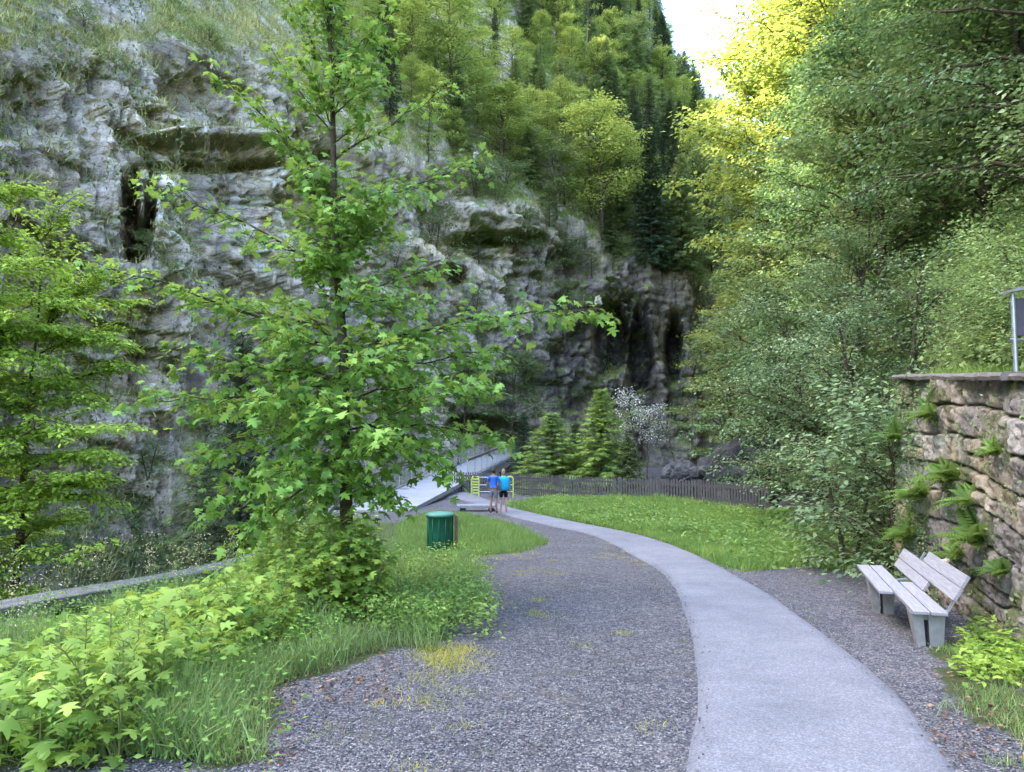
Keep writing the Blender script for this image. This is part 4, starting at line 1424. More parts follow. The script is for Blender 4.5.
tag(wall, 'rough old retaining wall of mossy uneven stone blocks behind the bench', 'stone wall')
wm = link('masonry', np_mesh('masonry', WP.reshape(-1, 3) - np.array(wall.location), WF, M['wall'], np.clip(wc, .01, .7).reshape(-1, 3)), wall)
dens_ = np.clip((wallw := proj(WP)[0]) * 0 + sstep(.02, .3, fbm(P3w / .55, 3, 170)) * (.15 + sstep(985, 915, wallw)) + .9 * sstep(930, 905, wallw), 0, 1) * (wallw < 1040)
wi = rng.choice(WP[..., 0].size, 5200, p=(dens_ / dens_.sum()).ravel())
Pi = WP.reshape(-1, 3)[wi] + np.repeat(nl, NZ, 0)[wi][:, :1] * np.array([[1, 0, 0]]) * .03 + rng.normal(0, .02, (5200, 3))
o = link('wall_growth', leaves_mesh('wall_growth', Pi, rng.normal(0, 1, (5200, 3)) + (-.4, -.2, -.3), rng.normal(0, .6, (5200, 3)) + (-.8, -.3, .5), rng.uniform(.025, .065, 5200), 'simple', M['hazel'], 1.1))
tag(o, 'small leafy plants rooted in the joints of the stone wall', 'undergrowth', kind='stuff')
# coping: thin weathered slabs, uneven edge
M['coping'] = plain('coping_stone', (.16, .14, .12), .9, .2, 0, .4, 7, .6, .02)
s0 = 0
while s0 < sarc[619]:
    ln = rng.uniform(.9, 1.5)
    s1 = min(s0 + ln, sarc[619])
    k0, k1 = np.searchsorted(sarc[:620], s0 + .006), np.searchsorted(sarc[:620], s1 - .006)
    ks = np.linspace(k0, min(k1, 619), 9).astype(int)
    V = []
    off = rng.uniform(-.02, .02)
    for k in ks:
        e_ = .12 + off + .02 * rng.normal()
        for (o_, z_) in ((e_, .0), (e_ + .01, .045), (e_ - .02, .075), (-.35, .08), (-.35, 0)):
            V.append((WA[k, 0] + nl[k, 0] * o_, WA[k, 1] + nl[k, 1] * o_, wtop[k] + z_ + .006 * rng.normal()))
    V = np.array(V) - np.array(wall.location)
    F = []
    for j in range(8):
        for q in range(5):
            F.append((j * 5 + q, j * 5 + (q + 1) % 5, (j + 1) * 5 + (q + 1) % 5, (j + 1) * 5 + q))
    bm = bmesh.new()
    vs = [bm.verts.new(v) for v in V]
    for f in F: bm.faces.new([vs[q] for q in f])
    bm.faces.new(vs[:5]); bm.faces.new(vs[-5:])
    bm_obj('coping_slab', bm, M['coping'], wall)
    s0 = s1

# ------------------------------------------------------------------ ferns
def T_fern():
    V, F = [], []
    n = 16
    zf = lambda f: .35 * f - .62 * f * f
    for k in range(n + 1):
        f = k / n
        V.append((0, f, zf(f)))
    for k in range(1, n):
        f = k / n
        L = .30 * math.sin(math.pi * min(1, f * .9 + .18)) ** .8 * (1.05 - f * .55)
        for sgn in (-1, 1):
            b = len(V)
            V += [(sgn * L * .55, f + .005, zf(f) - .01), (sgn * L, f + .10 * L / .3, zf(f) - .22 * L), (sgn * L * .5, f + .045, zf(f) + .005)]
            F += [(k, b, b + 2), (b, b + 1, b + 2), (k, b + 2, k + 1)]
    return np.array(V, float), np.array(F)
TPL['fern'] = T_fern()
def fern(loc, size, face=None, n=10, label=None, up=.8):
    P = np.zeros((n, 3))
    a = np.arange(n) * 2.4 + rng.normal(0, .2, n)
    D = np.stack([np.cos(a), np.sin(a), np.full(n, up) + rng.normal(0, .2, n)], 1)
    if face is not None:
        D += np.array([face[0], face[1], 0]) * 1.1
    N = np.stack([-np.cos(a) * .8, -np.sin(a) * .8, np.full(n, 1.0)], 1)
    if face is not None: N = N * .3 + (0, 0, 1)
    o = link('fern', leaves_mesh('fern', P, D, N, size * rng.uniform(.75, 1.15, n), 'fern', M['fern'], 1.0), None, loc)
    tag(o, label, 'fern')
    return o
wall_ferns = [
    (936, 418, .42, 'fern in the top joint near the broken left end of the wall'), (950, 452, .36, 'small fern below the top course of the wall'),
    (955, 482, .50, 'large fern midway up the wall above the bench backrest'), (978, 505, .42, 'fern hanging from the wall right of the large middle one'),
    (925, 500, .48, 'fern on the wall just above the far end of the bench'), (940, 520, .42, 'fern behind the middle of the bench backrest'),
    (985, 545, .50, 'drooping fern on the wall beyond the near end of the backrest'), (965, 560, .36, 'small fern tucked behind the top backrest plank'),
    (1000, 455, .26, 'tiny fern high on the wall toward the frame edge'), (1008, 575, .28, 'tiny fern low on the grey wall blocks'),
    (905, 470, .5, 'fern at the crumbled end of the wall'), (915, 540, .5, 'bushy fern between the wall and the far backrest'), (900, 440, .42, 'fern under the shrub at the end of the wall'),
]
wallpx, wallpy, _ = proj(WP)
for px, py, s_, lab in wall_ferns:
    d_ = (wallpx - px) ** 2 + (wallpy - py) ** 2
    k = np.unravel_index(np.argmin(d_), d_.shape)
    p = WP[k]
    f_ = nl[k[0]]
    fern(p + np.array([f_[0], f_[1], 0]) * .02, s_ * 1.1, f_, 17, lab, up=.45)
ground_ferns = [
    (842, 556, .75, 'fern at the edge of the gravel left of the bench'), (872, 545, .85, 'tall fern behind the far end of the bench'), (818, 552, .7, 'fern where the lawn meets the bank'),
    (858, 530, .8, 'fern on the bank behind the gravel corner'), (888, 532, .8, 'fern close to the broken wall end'), (800, 540, .7, 'shaded fern under the hazel'), (832, 520, .8, 'fern halfway up the shaded bank'), (880, 505, .7, 'upper fern by the crumbled wall'),
    (770, 532, .7, 'fern at the back of the lawn'), (905, 572, .6, 'fern under the bench backrest at the wall foot'),
]
for px, py, s_, lab in ground_ferns:
    q = on_flat(px, max(py, 520))
    if py < 520: q = q + np.array([.9, .6])
    fern((q[0], q[1], gz(q[0], q[1]) + (.02 if py >= 520 else .1)), s_, None, 13, lab)

# leafy ground plants at the foot of the wall in the lower right
n = 1500
cz = np.array([on_flat(rng.uniform(962, 1060), rng.uniform(632, 690)) for _ in range(n // 10)])
Pp = np.repeat(np.c_[cz, flat_z(cz[:, 1])], 10, 0) + rng.normal(0, .06, (n, 3)) + (0, 0, .10)
o = link('wall_foot_weeds', leaves_mesh('wall_foot_weeds', Pp, rng.normal(0, 1, (n, 3)) * (1, 1, .3), rng.normal(0, .3, (n, 3)) + (0, 0, 1), rng.uniform(.05, .10, n), 'simple', M['sapling'], 1.0))
tag(o, 'bright broad-leaved weeds at the foot of the stone wall', 'weeds', kind='stuff')

# ------------------------------------------------------------------ bench
M['plank'] = None
t = NT('weathered_plank')
oc = t.obj()
mp = t.n('ShaderNodeMapping'); mp.inputs['Scale'].default_value = (22, 1.2, 22); t.l(oc, mp.inputs[0])
n_ = t.noise(2.5, 6, .65, mp.outputs[0], .4)
t.bsdf(t.ramp(n_, [(.3, (.22, .208, .22)), (.55, (.32, .305, .318)), (.75, (.40, .385, .395))]), .75, t.bump(n_, .4, .004), .25)
M['plank'] = t.m
M['concrete'] = plain('concrete', (.27, .265, .255), .88, .2, 0, .25, 9, .4, .008)
bench = empty('park_bench', (4.11, 7.84, fz(4, 8.2) + .0), 0)
bench.scale = (.93, .93, .93)
ax = unit([.95, 3.0, 0]); vx = unit([3.0, -.95, 0])
tag(bench, 'grey wooden bench with staggered planks on concrete feet in front of the stone wall', 'bench')
rotB = Matrix((Vector(vx), Vector(ax), Vector((0, 0, 1)))).transposed()
bench.rotation_euler = rotB.to_euler()
SZ = .40
def plank(name, u0, u1, v0, z0, w, tilt=0):
    bm = bmesh.new()
    box(bm, (0, 0, 0), (w, u1 - u0, .038), None, .006)
    o = bm_obj(name, bm, M['plank'], bench)
    o.location = (v0, (u0 + u1) / 2, z0)
    o.rotation_euler = (0, -R(tilt), 0)
    return o
plank('seat_plank', 1.10, 3.15, -.09, SZ, .165)
plank('seat_plank', 0.0, 3.15, .09, SZ, .165)
plank('seat_plank', 0.0, 1.85, .27, SZ, .165)
plank('back_plank', 1.20, 3.15, .385, SZ + .08, .135, 56)
plank('back_plank', 0.0, 3.15, .455, SZ + .215, .155, 58)
plank('back_plank', 0.0, 1.85, .53, SZ + .355, .15, 60)
for u0 in (.22, 2.25):
    shift = .0 if u0 < 1 else -.16
    bm = bmesh.new()
    for (v0, v1, b0, b1) in ((-.0 + shift, .12 + shift, .085 + shift, .15 + shift), (.17 + shift, .34 + shift, .19 + shift, .31 + shift)):
        vs = []
        for (a_, b_, z_) in ((v0, v1, SZ - .02), (b0, b1, -.12)):
            for (q, w_) in ((a_, -.14), (b_, -.14), (b_, .14), (a_, .14)):
                vs.append(bm.verts.new((q, u0 + w_ * (1.0 if z_ > 0 else .75), z_)))
        for f in ((0, 1, 2, 3), (7, 6, 5, 4), (0, 4, 5, 1), (1, 5, 6, 2), (2, 6, 7, 3), (3, 7, 4, 0)):
            bm.faces.new([vs[q] for q in f])
    box(bm, (.15 + shift, u0, SZ - .06), (.06, .2, .07))
    bm_obj('leg', bm, M['concrete'], bench)
    bm = bmesh.new()
    bar(bm, (.27 + shift, u0, SZ - .045), (.37, u0, SZ + .0), .05, .02)
    bar(bm, (.37, u0, SZ + .0), (.55, u0, SZ + .36), .05, .02)
    for v in bm.verts: v.co.x += .028
    bm_obj('bracket', bm, M['steel'] if 'steel' in M else M.setdefault('steel', plain('galvanised_steel', (.42, .44, .46), .45, .5, .7, .15, 12, .05)), bench)

# ------------------------------------------------------------------ green bin with its post
M['bin_green'] = plain('green_plastic', (.012, .115, .062), .42, .45, 0, .18, 5, .1, .004)
M['bin_lid'] = plain('faded_green_lid', (.085, .24, .17), .5, .4, 0, .2, 8, .1, .004)
M['post_wood'] = plain('post_wood', (.24, .17, .10), .85, .2, 0, .35, 14, .5, .01)
M['fence_wood'] = plain('grey_fence_wood', (.105, .095, .09), .85, .2, 0, .3, 12, .5, .01)
bx, by = on_flat(440, 553)
bz = fz(bx, by)
bn = empty('litter_bin', (bx, by, bz))
tag(bn, 'round dark green litter bin standing in the grass beside the gravel', 'litter bin')
bm = bmesh.new()
prof = [(.0, .03), (.255, .03), (.265, .06), (.285, .10), (.288, .45), (.296, .80), (.318, .815), (.318, .845), (.30, .85)]
def lathe(bm, prof, n=32):
    rings = []
    for r_, z_ in prof:
        rings.append([bm.verts.new((r_ * math.cos(2 * math.pi * k / n), r_ * math.sin(2 * math.pi * k / n), z_)) for k in range(n)] if r_ > 1e-4 else [bm.verts.new((0, 0, z_))])
    for a_, b_ in zip(rings[:-1], rings[1:]):
        for k in range(n):
            va = a_[k % len(a_)]; vb = a_[(k + 1) % len(a_)] if len(a_) > 1 else None
            wa = b_[k % len(b_)]; wb = b_[(k + 1) % len(b_)] if len(b_) > 1 else None
            f = [q for q in (va, vb, wb, wa) if q is not None]
            if len(set(f)) > 2: bm.faces.new(list(dict.fromkeys(f)))
lathe(bm, prof)
for k in range(12):
    a = k * math.pi / 6
    bar(bm, (.289 * math.cos(a), .289 * math.sin(a), .14), (.297 * math.cos(a), .297 * math.sin(a), .78), .018, .012)
bm_obj('body', bm, M['bin_green'], bn, True)
bm = bmesh.new()
lathe(bm, [(.325, .835), (.33, .85), (.325, .875), (.26, .905), (.1, .925), (0, .93)])
bm_obj('lid', bm, M['bin_lid'], bn, True)
bm = bmesh.new()
bar(bm, (.36, .06, -.2), (.36, .06, .84), .08, .08, .008)
bm_obj('post', bm, M['post_wood'], bn)
bm = bmesh.new()
for z_ in (.3, .7): box(bm, (.31, .04, z_), (.09, .03, .03))
bm_obj('bracket', bm, M['steel'], bn)

# ------------------------------------------------------------------ bridge over the gorge
t = NT('bridge_deck_concrete')
oc = t.pos()
n_ = t.noise(.8, 5, .6, oc)
t.bsdf(t.ramp(n_, [(.3, (.27, .27, .28)), (.7, (.35, .35, .36))]), .75, t.bump(t.noise(25, 3, .6, oc), .2, .01), .3)
M['deck'] = t.m
M['dark_deck'] = plain('far_deck', (.34, .34, .35), .85, .2, 0, .25, 1.2, .2)  # far stretch of the deck in its own grey
M['rail'] = plain('rail_steel', (.36, .35, .35), .55, .4, .2, .2, 10, .05)
M['rail_wood'] = plain('handrail_wood', (.16, .12, .10), .8, .2, 0, .3, 10, .2)
A = np.array([-5.15, 29.4, fz(0, 29.4) + .06]); B = np.array([-1.0, 64.5, .35])
br = empty('footbridge', A)
tag(br, 'long narrow footbridge with pale deck and barred railings leading to the cliff tunnel', 'bridge')
ad = (B - A) / np.linalg.norm(B - A)
sd = unit([ad[1], -ad[0], 0])
def bridge_pt(s, v, z): return (A - A) + ad * s + sd * v + np.array([0, 0, z])
LB = np.linalg.norm(B - A)
HW = 1.28
def strip(name, s0, s1, v0, v1, z0, z1, mat, parent):
    bm = bmesh.new()
    vs = [bm.verts.new(tuple(bridge_pt(s, v, z))) for s in (s0, s1) for v, z in ((v0, z0), (v1, z0), (v1, z1), (v0, z1))]
    for f in ((0, 1, 2, 3), (7, 6, 5, 4), (0, 4, 5, 1), (1, 5, 6, 2), (2, 6, 7, 3), (3, 7, 4, 0)):
        bm.faces.new([vs[q] for q in f])
    return bm_obj(name, bm, mat, parent)
strip('deck', -.4, 27, -HW, HW, -.16, .02, M['deck'], br)
strip('deck', 27.01, LB + 3, -HW, HW, -.16, .015, M['dark_deck'], br)
strip('beam', 1, LB + 1, -HW + .15, -HW + .45, -.75, -.17, M['rail'], br)
strip('beam', 1, LB + 1, HW - .45, HW - .15, -.75, -.17, M['rail'], br)
for sgn in (-1, 1):
    s_start = 0.2 if sgn < 0 else 12.5
    v = sgn * (HW - .05)
    rl = strip('railing', s_start, LB, v - .045, v + .045, 1.06, 1.12, M['rail_wood'], br)
    bm = bmesh.new()
    s_ = s_start + .12
    while s_ < LB:
        bar(bm, bridge_pt(s_, v, .12), bridge_pt(s_, v, 1.06), .014, .014)
        s_ += .24
    for z_ in (.10, 1.0):
        bar(bm, bridge_pt(s_start, v, z_), bridge_pt(LB, v, z_), .035, .035)
    bm_obj('railing_bars', bm, M['rail'], rl)
    s_ = s_start
    while s_ < LB:
        bm = bmesh.new()
        bar(bm, bridge_pt(s_, v, -.1), bridge_pt(s_, v, 1.06), .06, .06)
        bm_obj('post', bm, M['rail'], rl)
        s_ += 2.4
# pale apron joining path and bridge
bm = bmesh.new()
ap = [(-6.45, 29.2), (-4.2, 28.6), (-3.55, 33), (-3.5, 38.5), (-3.4, 41.2), (-3.75, 41.4), (-4.0, 36), (-4.0, 29.6)]
top_ = [bm.verts.new((x, y, fz(x, y) + .055)) for x, y in ap]
bot_ = [bm.verts.new((x, y, fz(x, y) - .3)) for x, y in ap]
bm.faces.new(top_)
for k in range(len(ap)): bm.faces.new((top_[k], bot_[k], bot_[(k + 1) % len(ap)], top_[(k + 1) % len(ap)]))
tag(bm_obj('bridge_apron', bm, M['deck']), kind='structure')

# ------------------------------------------------------------------ wooden fence behind the lawn
fn = empty('picket_fence', (float(FENCE[2][0]), float(FENCE[2][1]), fz(0, 35)))
tag(fn, 'weathered grey picket fence along the back of the lawn', 'fence')
F0 = np.array(fn.location)
for a, b in zip(FENCE[:-1], FENCE[1:]):
    L = np.linalg.norm(b - a)
    m = max(1, round(L / 2.3))
    for k in range(m):
        p, q = a + (b - a) * k / m, a + (b - a) * (k + 1) / m
        P_ = np.array([p[0], p[1], fz(0, p[1])]) - F0; Q_ = np.array([q[0], q[1], fz(0, q[1])]) - F0
        bm = bmesh.new()
        bar(bm, P_ + (0, 0, -.3), P_ + (0, 0, 1.12), .11, .11, .01)
        bm_obj('post', bm, M['fence_wood'], fn)
        bm = bmesh.new()
        for z_ in (.32, .88): bar(bm, P_ + (0, .04, z_), Q_ + (0, .04, z_), .03, .09)
        nn = int(np.linalg.norm(q - p) / .135)
        for j in range(nn):
            f = (j + .5) / nn
            r_ = P_ * (1 - f) + Q_ * f + np.array([0, -.02, 0])
            h = 1.08 + rng.normal(0, .015)
            w_ = .085
            dx = unit((Q_ - P_))
            lean_ = rng.normal(0, .008)
            vs = [bm.verts.new(tuple(r_ + dx * (sx * w_ / 2 + lean_ * (z_ > .5)) + np.array([0, dy, z_]))) for dy in (-.011, .011) for sx, z_ in ((-1, .06), (1, .06), (1, h - .03), (0, h + .01), (-1, h - .03))]
            bm.faces.new(vs[:5]); bm.faces.new(vs[5:][::-1])
            for e0 in range(5): bm.faces.new((vs[e0], vs[e0 + 5], vs[(e0 + 1) % 5 + 5], vs[(e0 + 1) % 5]))
        bm_obj('fence_panel', bm, M['fence_wood'], fn)

# ------------------------------------------------------------------ yellow-green tube barrier, stone slab
M['yellow'] = plain('yellow_green_paint', (.46, .52, .10), .5, .4, 0, .15, 8, .05)
q = on_flat(492, 498)
gb = empty('tube_barrier', (q[0], q[1], fz(0, q[1])))
k_ = q[1] / FPX
tag(gb, 'yellow-green tube barrier with grey rails standing behind the two walkers', 'barrier')
def tube_obj(name, paths, r_, mat, parent, sides=8):
    T_ = Tubes()
    for p in paths: T_.add(np.array(p, float), np.full(len(p), r_), sides)
    return link(name, T_.mesh(name, mat), parent)
w0, w1 = (472 - 492) * k_, (513 - 492) * k_
h1 = 1.02
fr = [(w1, 0, 0), (w1, 0, h1 - .12), (w1 - .04, 0, h1 - .03), (w1 - .14, 0, h1), (w1 - .5, 0, h1)]
tube_obj('frame', [fr], .035, M['yellow'], gb)
tube_obj('frame', [[(w0, 0, 0), (w0, 0, .9), (w0 + .05, 0, h1), (w0 + .30, 0, h1), (w0 + .34, 0, .9), (w0 + .34, 0, 0)]], .035, M['yellow'], gb)
bm = bmesh.new()
for k in range(6): box(bm, (w0 + .17, 0, .25 + k * .13), (.34, .02, .075))
bm_obj('slatted_panel', bm, M['yellow'], gb)
for z_ in (.30, .62, .98): tube_obj('rail', [[(w0 + .34, 0, z_), (w1, 0, z_)]], .022, M['steel'], gb)

q = on_flat(477, 511)
sb = empty('stone_slab', (q[0], q[1], fz(0, q[1])), .05)
tag(sb, 'low flat dark-edged slab lying on two blocks beside the walkers', 'slab')
bm = bmesh.new(); box(bm, (0, 0, .19), (1.55, .62, .11), None, .015); bm_obj('slab_top', bm, plain('slab_stone', (.26, .26, .27), .8, .2), sb)
for sx in (-.55, .55):
    bm = bmesh.new(); box(bm, (sx, 0, .06), (.22, .42, .16), None, .01); bm_obj('support_block', bm, plain('dark_block', (.06, .06, .065), .9, .2), sb)

# ------------------------------------------------------------------ information board post on the wall (cut by the frame)
sx_, sy_ = (1018 - 512) / 750 * 8.3, 8.3
sz_ = gz(sx_ + .1, sy_) - .1
sg = empty('notice_board', (sx_, sy_, sz_))
tag(sg, 'roofed notice board on galvanised posts standing above the stone wall', 'notice board')
H_ = 3.36 - sz_
for dx in (0, 1.05):
    o = tube_obj('post', [[(dx, .1 * (dx > 0), -.4), (dx, .1 * (dx > 0), H_)]], .026, M['steel'], sg, 10)
tube_obj('crossbar', [[(-.06, 0, H_ - .52), (1.1, .1, H_ - .52)]], .018, M['steel'], sg, 8)
bm = bmesh.new(); box(bm, (.53, .03, H_ - .26), (.98, .03, .42), None, .004); bm_obj('board', bm, plain('board_face', (.10, .09, .11), .6, .3), sg)
bm = bmesh.new()
bar(bm, (-.07, .0, H_ + .02), (.53, .04, H_ + .13), .2, .03, up=(0, 0, 1)); bar(bm, (.53, .04, H_ + .13), (1.14, .10, H_ + .02), .2, .03)
bm_obj('roof', bm, M['rail'], sg)

# ------------------------------------------------------------------ parapet on the gorge edge
M['old_concrete'] = plain('old_concrete', (.17, .163, .15), .9, .2, 0, .4, 5, .5, .01)
pr = empty('parapet', (-6.9, 9.3, fz(0, 9.3)))
tag(pr, 'low grey concrete parapet along the gorge edge behind the saplings', 'parapet')
PT = resamp(catmull([(-10.2, -6), (-8.35, 0), (-5.98, 8.4), (-4.75, 13.5), (-5.7, 21), (-6.9, 28.3)], 200), 60)
for nm, w0_, w1_, z0_, z1_ in (('wall_body', -.16, .16, -.8, .10), ('coping', -.24, .24, .102, .26)):
    bm = bmesh.new()
    rings = []
    tgp = np.gradient(PT, axis=0)
    for k, p in enumerate(PT):
        d_ = unit([tgp[k, 0], tgp[k, 1], 0]); n__ = np.array([d_[1], -d_[0]])
        zf = fz(0, p[1]) + .03
        ring = []
        for v_, z_ in ((w0_, z0_), (w1_, z0_), (w1_, z1_ - .015), (w1_ - .015, z1_), (w0_ + .015, z1_), (w0_, z1_ - .015)):
            ring.append(bm.verts.new((p[0] + n__[0] * v_ - pr.location[0], p[1] + n__[1] * v_ - pr.location[1], zf + z_ + .004 * rng.normal() - pr.location[2])))
        rings.append(ring)
    for a, b in zip(rings[:-1], rings[1:]):
        for j in range(6): bm.faces.new((a[j], a[(j + 1) % 6], b[(j + 1) % 6], b[j]))
    bm.faces.new(rings[0]); bm.faces.new(rings[-1])
    bm_obj(nm, bm, M['old_concrete'], pr)

# ------------------------------------------------------------------ boulders
t = NT('boulder_rock')
pos = t.pos()
a = t.noise(1.3, 8, .7, pos); b_ = t.noise(6, 6, .7, pos)
cc = t.ramp(a, [(.32, (.025, .025, .028)), (.5, (.065, .063, .066)), (.68, (.14, .135, .135))])
cc = t.mix(cc, (.07, .085, .03), t.ramp(b_, [(.55, (0, 0, 0)), (.68, (.8, .8, .8))]))
t.bsdf(cc, .85, t.bump(b_, .8, .1), .25)
M['boulder'] = t.m
def boulder(x, y, z, r_, seed, label, sub=5):
    bm = bmesh.new()
    bmesh.ops.create_icosphere(bm, subdivisions=sub, radius=1)
    P_ = np.array([v.co[:] for v in bm.verts])
    f1_, f2_, c_ = worley(P_ * 1.25 + seed, seed)
    d_ = 1 + .28 * (c_ - .5) + .22 * fbm(P_ * 1.2 + seed * 3, 4, seed) + .05 * fbm(P_ * 5, 3, seed + 1) - .08 * np.exp(-((f2_ - f1_) / .06) ** 2)
    for v, q in zip(bm.verts, P_ * d_[:, None] * np.array(r_)): v.co = q
    o = bm_obj('boulder', bm, M['boulder'], None, False)
    o.location = (x, y, z)
    tag(o, label, 'boulder')
boulder(10.9, 35.0, .0, (2.1, 1.7, 1.9), 3, 'largest dark grey boulder rising behind the right end of the fence')
boulder(8.5, 37.2, -.3, (1.1, 1.0, 1.0), 5, 'pale-faced smaller boulder left of the largest one')
boulder(13.0, 31.0, .2, (1.5, 1.5, 1.3), 8, 'dark boulder at the foot of the hillside right of the fence')
boulder(11.5, 29.6, -.9, (1.1, .8, .55), 11, 'low flat dark rock at the back corner of the lawn', 4)
boulder(10.0, 24.2, -.6, (.9, .7, .6), 14, 'dark rock under the large hazel', 4)

# ------------------------------------------------------------------ two walkers
M['skin'] = plain('skin', (.52, .33, .24), .55, .35, 0, .06, 6, 0)
M['skin_tan'] = plain('tanned_skin', (.30, .17, .12), .55, .35, 0, .06, 6, 0)
M['blue'] = plain('blue_cloth', (.035, .14, .50), .8, .2, 0, .12, 20, .2, .005)
M['turq'] = plain('turquoise_cloth', (.02, .36, .62), .7, .25, 0, .12, 12, .2, .005)
M['black'] = plain('black_cloth', (.015, .016, .022), .85, .2, 0, .2, 20, .2, .005)
M['grey_cloth'] = plain('grey_cloth', (.16, .165, .18), .85, .2, 0, .15, 20, .2, .005)
M['hair_dark'] = plain('dark_hair', (.045, .028, .018), .7, .3, 0, .3, 40, .4, .004)
M['hair_fair'] = plain('fair_hair', (.30, .19, .10), .7, .3, 0, .3, 40, .4, .004)
M['pink'] = plain('pink_shoe', (.62, .18, .20), .6, .3, 0, .1, 20, 0)
M['brown'] = plain('brown_shoe', (.09, .055, .04), .7, .3, 0, .1, 20, 0)
def skin_mesh(name, verts, edges, mat, parent, root_i=0, lev=2):
    me = bpy.data.meshes.new(name)
    me.from_pydata([v[:3] for v in verts], edges, [])
    o = bpy.data.objects.new(name, me)
    COL.objects.link(o)
    md = o.modifiers.new('s', 'SKIN'); md.use_smooth_shade = True
    ss = o.modifiers.new('u', 'SUBSURF'); ss.levels = lev; ss.render_levels = lev
    for i, v in enumerate(verts):
        r_ = v[3]
        me.skin_vertices[0].data[i].radius = (r_, v[4] if len(v) > 4 else r_)
        me.skin_vertices[0].data[i].use_root = (i == root_i)
    dg = bpy.context.evaluated_depsgraph_get()
    m2 = bpy.data.meshes.new_from_object(o.evaluated_get(dg))
    bpy.data.objects.remove(o)
    m2.materials.clear(); m2.materials.append(mat)
    m2.name = name
    return m2
def person(loc, rz, label, skin, hair, top, shorts, shoe, arms, long_hair=False, pack=None, H=1.72, legspread=.09):
    root = empty('person', loc, rz)
    root.scale = (H / 1.75,) * 3
    tag(root, label, 'person')
    # body faces +y
    V = [(0, 0, .98, .15, .11), (0, .01, 1.12, .135, .095), (0, .01, 1.32, .16, .105), (0, -.01, 1.45, .10, .075), (0, .0, 1.52, .052, .055), (0, .015, 1.60, .058, .068)]
    E = [(0, 1), (1, 2), (2, 3), (3, 4), (4, 5)]
    fing = []
    for s_ in (-1, 1):
        i = len(V)
        V += [(s_ * legspread, 0, .90, .085, .09), (s_ * (legspread + .01), .015, .52, .056, .06), (s_ * (legspread + .015), -.02, .36, .056, .055), (s_ * (legspread + .02), -.015, .09, .036, .04), (s_ * (legspread + .03), .03, .045, .038, .03), (s_ * (legspread + .04), .14, .03, .036, .022)]
        E += [(0, i), (i, i + 1), (i + 1, i + 2), (i + 2, i + 3), (i + 3, i + 4), (i + 4, i + 5)]
        el, wr = arms[0 if s_ < 0 else 1]
        i = len(V)
        d_ = unit(np.array(wr) - np.array(el))
        hd = np.array(wr) + d_ * .07
        V += [(s_ * .185, -.005, 1.40, .05), (*el, .037), (*wr, .025), (*hd, .033, .016)]
        E += [(3, i), (i, i + 1), (i + 1, i + 2), (i + 2, i + 3)]
        side_ = unit(np.cross(d_, [0, 0, 1]) if abs(d_[2]) < .8 else np.array([0, 1.0, 0]))
        for k, ln in enumerate((.065, .075, .07, .055)):
            j = len(V)
            a_ = hd + side_ * (k - 1.5) * .019 + d_ * .02
            b_ = a_ + d_ * ln * .55
            c_ = b_ + unit(d_ + np.array([-s_ * .3, .35, -.1])) * ln * .5
            V += [(*a_, .009), (*b_, .0085), (*c_, .007)]
            E += [(i + 3, j), (j, j + 1), (j + 1, j + 2)]
        j = len(V)
        a_ = np.array(wr) + d_ * .035 + side_ * .03
        b_ = a_ + unit(d_ + side_ * 1.0) * .04
        V += [(*a_, .011), (*b_, .009)]
        E += [(i + 2, j), (j, j + 1)]
    m2 = skin_mesh('body', V, E, M[skin], root)
    # head joined into the same mesh
    bm = bmesh.new(); bm.from_mesh(m2)
    r_ = bmesh.ops.create_icosphere(bm, subdivisions=3, radius=1)
    for v in r_['verts']:
        x, y, z = v.co
        w = .077 * (1 - .18 * max(0, -z)) ; l = .098
        v.co = (x * w, y * l + .02 + (.012 if z < -.3 and y > 0 else 0), z * .118 + 1.655)
        if y > .85 and abs(x) < .25 and -.25 < z < .15: v.co.y += .018   # nose
        if y > .7 and .25 < abs(x) < .55 and 0 < z < .25: v.co.y -= .008   # eye sockets
        if y > .8 and abs(x) < .3 and -.6 < z < -.4: v.co.y += .005        # mouth
    for s_ in (-1, 1):
        q = bmesh.ops.create_icosphere(bm, subdivisions=2, radius=1)
        for v in q['verts']: v.co = (s_ * .078 + v.co.x * .012, .01 + v.co.y * .02, 1.655 + v.co.z * .032)
    bm.to_mesh(m2); bm.free()
    m2.polygons.foreach_set('use_smooth', np.ones(len(m2.polygons), dtype=bool))
    link('body', m2, root)
    # hair
    bm = bmesh.new()
    q = bmesh.ops.create_icosphere(bm, subdivisions=3, radius=1)
    for v in q['verts']:
        x, y, z = v.co
        n__ = .07 * math.sin(x * 17 + z * 9) * .3
        v.co = (x * (.090 + .004 * n__), y * .108 + .008 - .012, z * .112 + 1.682)
        if y > .1 and z < .45: v.co.y = min(v.co.y, .035); v.co.x *= .8; v.co.z = max(v.co.z, 1.70) if y > .4 else v.co.z
        if long_hair and z < 0 and y < .2: v.co.z -= .12 * abs(z)
    bm_obj('hair', bm, M[hair], root, True)
    # shirt
    Vs = [(0, 0, 1.00, .165, .125), (0, .01, 1.12, .152, .112), (0, .01, 1.32, .178, .122), (0, -.005, 1.44, .11, .085)]
    Es = [(0, 1), (1, 2), (2, 3)]
    for s_ in (-1, 1):
        el, wr = arms[0 if s_ < 0 else 1]
        i = len(Vs)
        sh = np.array([s_ * .185, -.005, 1.40]); e_ = sh + (np.array(el) - sh) * .72
        Vs += [(*sh, .064), (*e_, .055)]
        Es += [(3, i), (i, i + 1)]
    link('shirt', skin_mesh('shirt', Vs, Es, M[top], root, 1), root)
    Vs = [(0, 0, 1.0, .158, .118), (0, 0, .92, .15, .115)]
    Es = [(0, 1)]
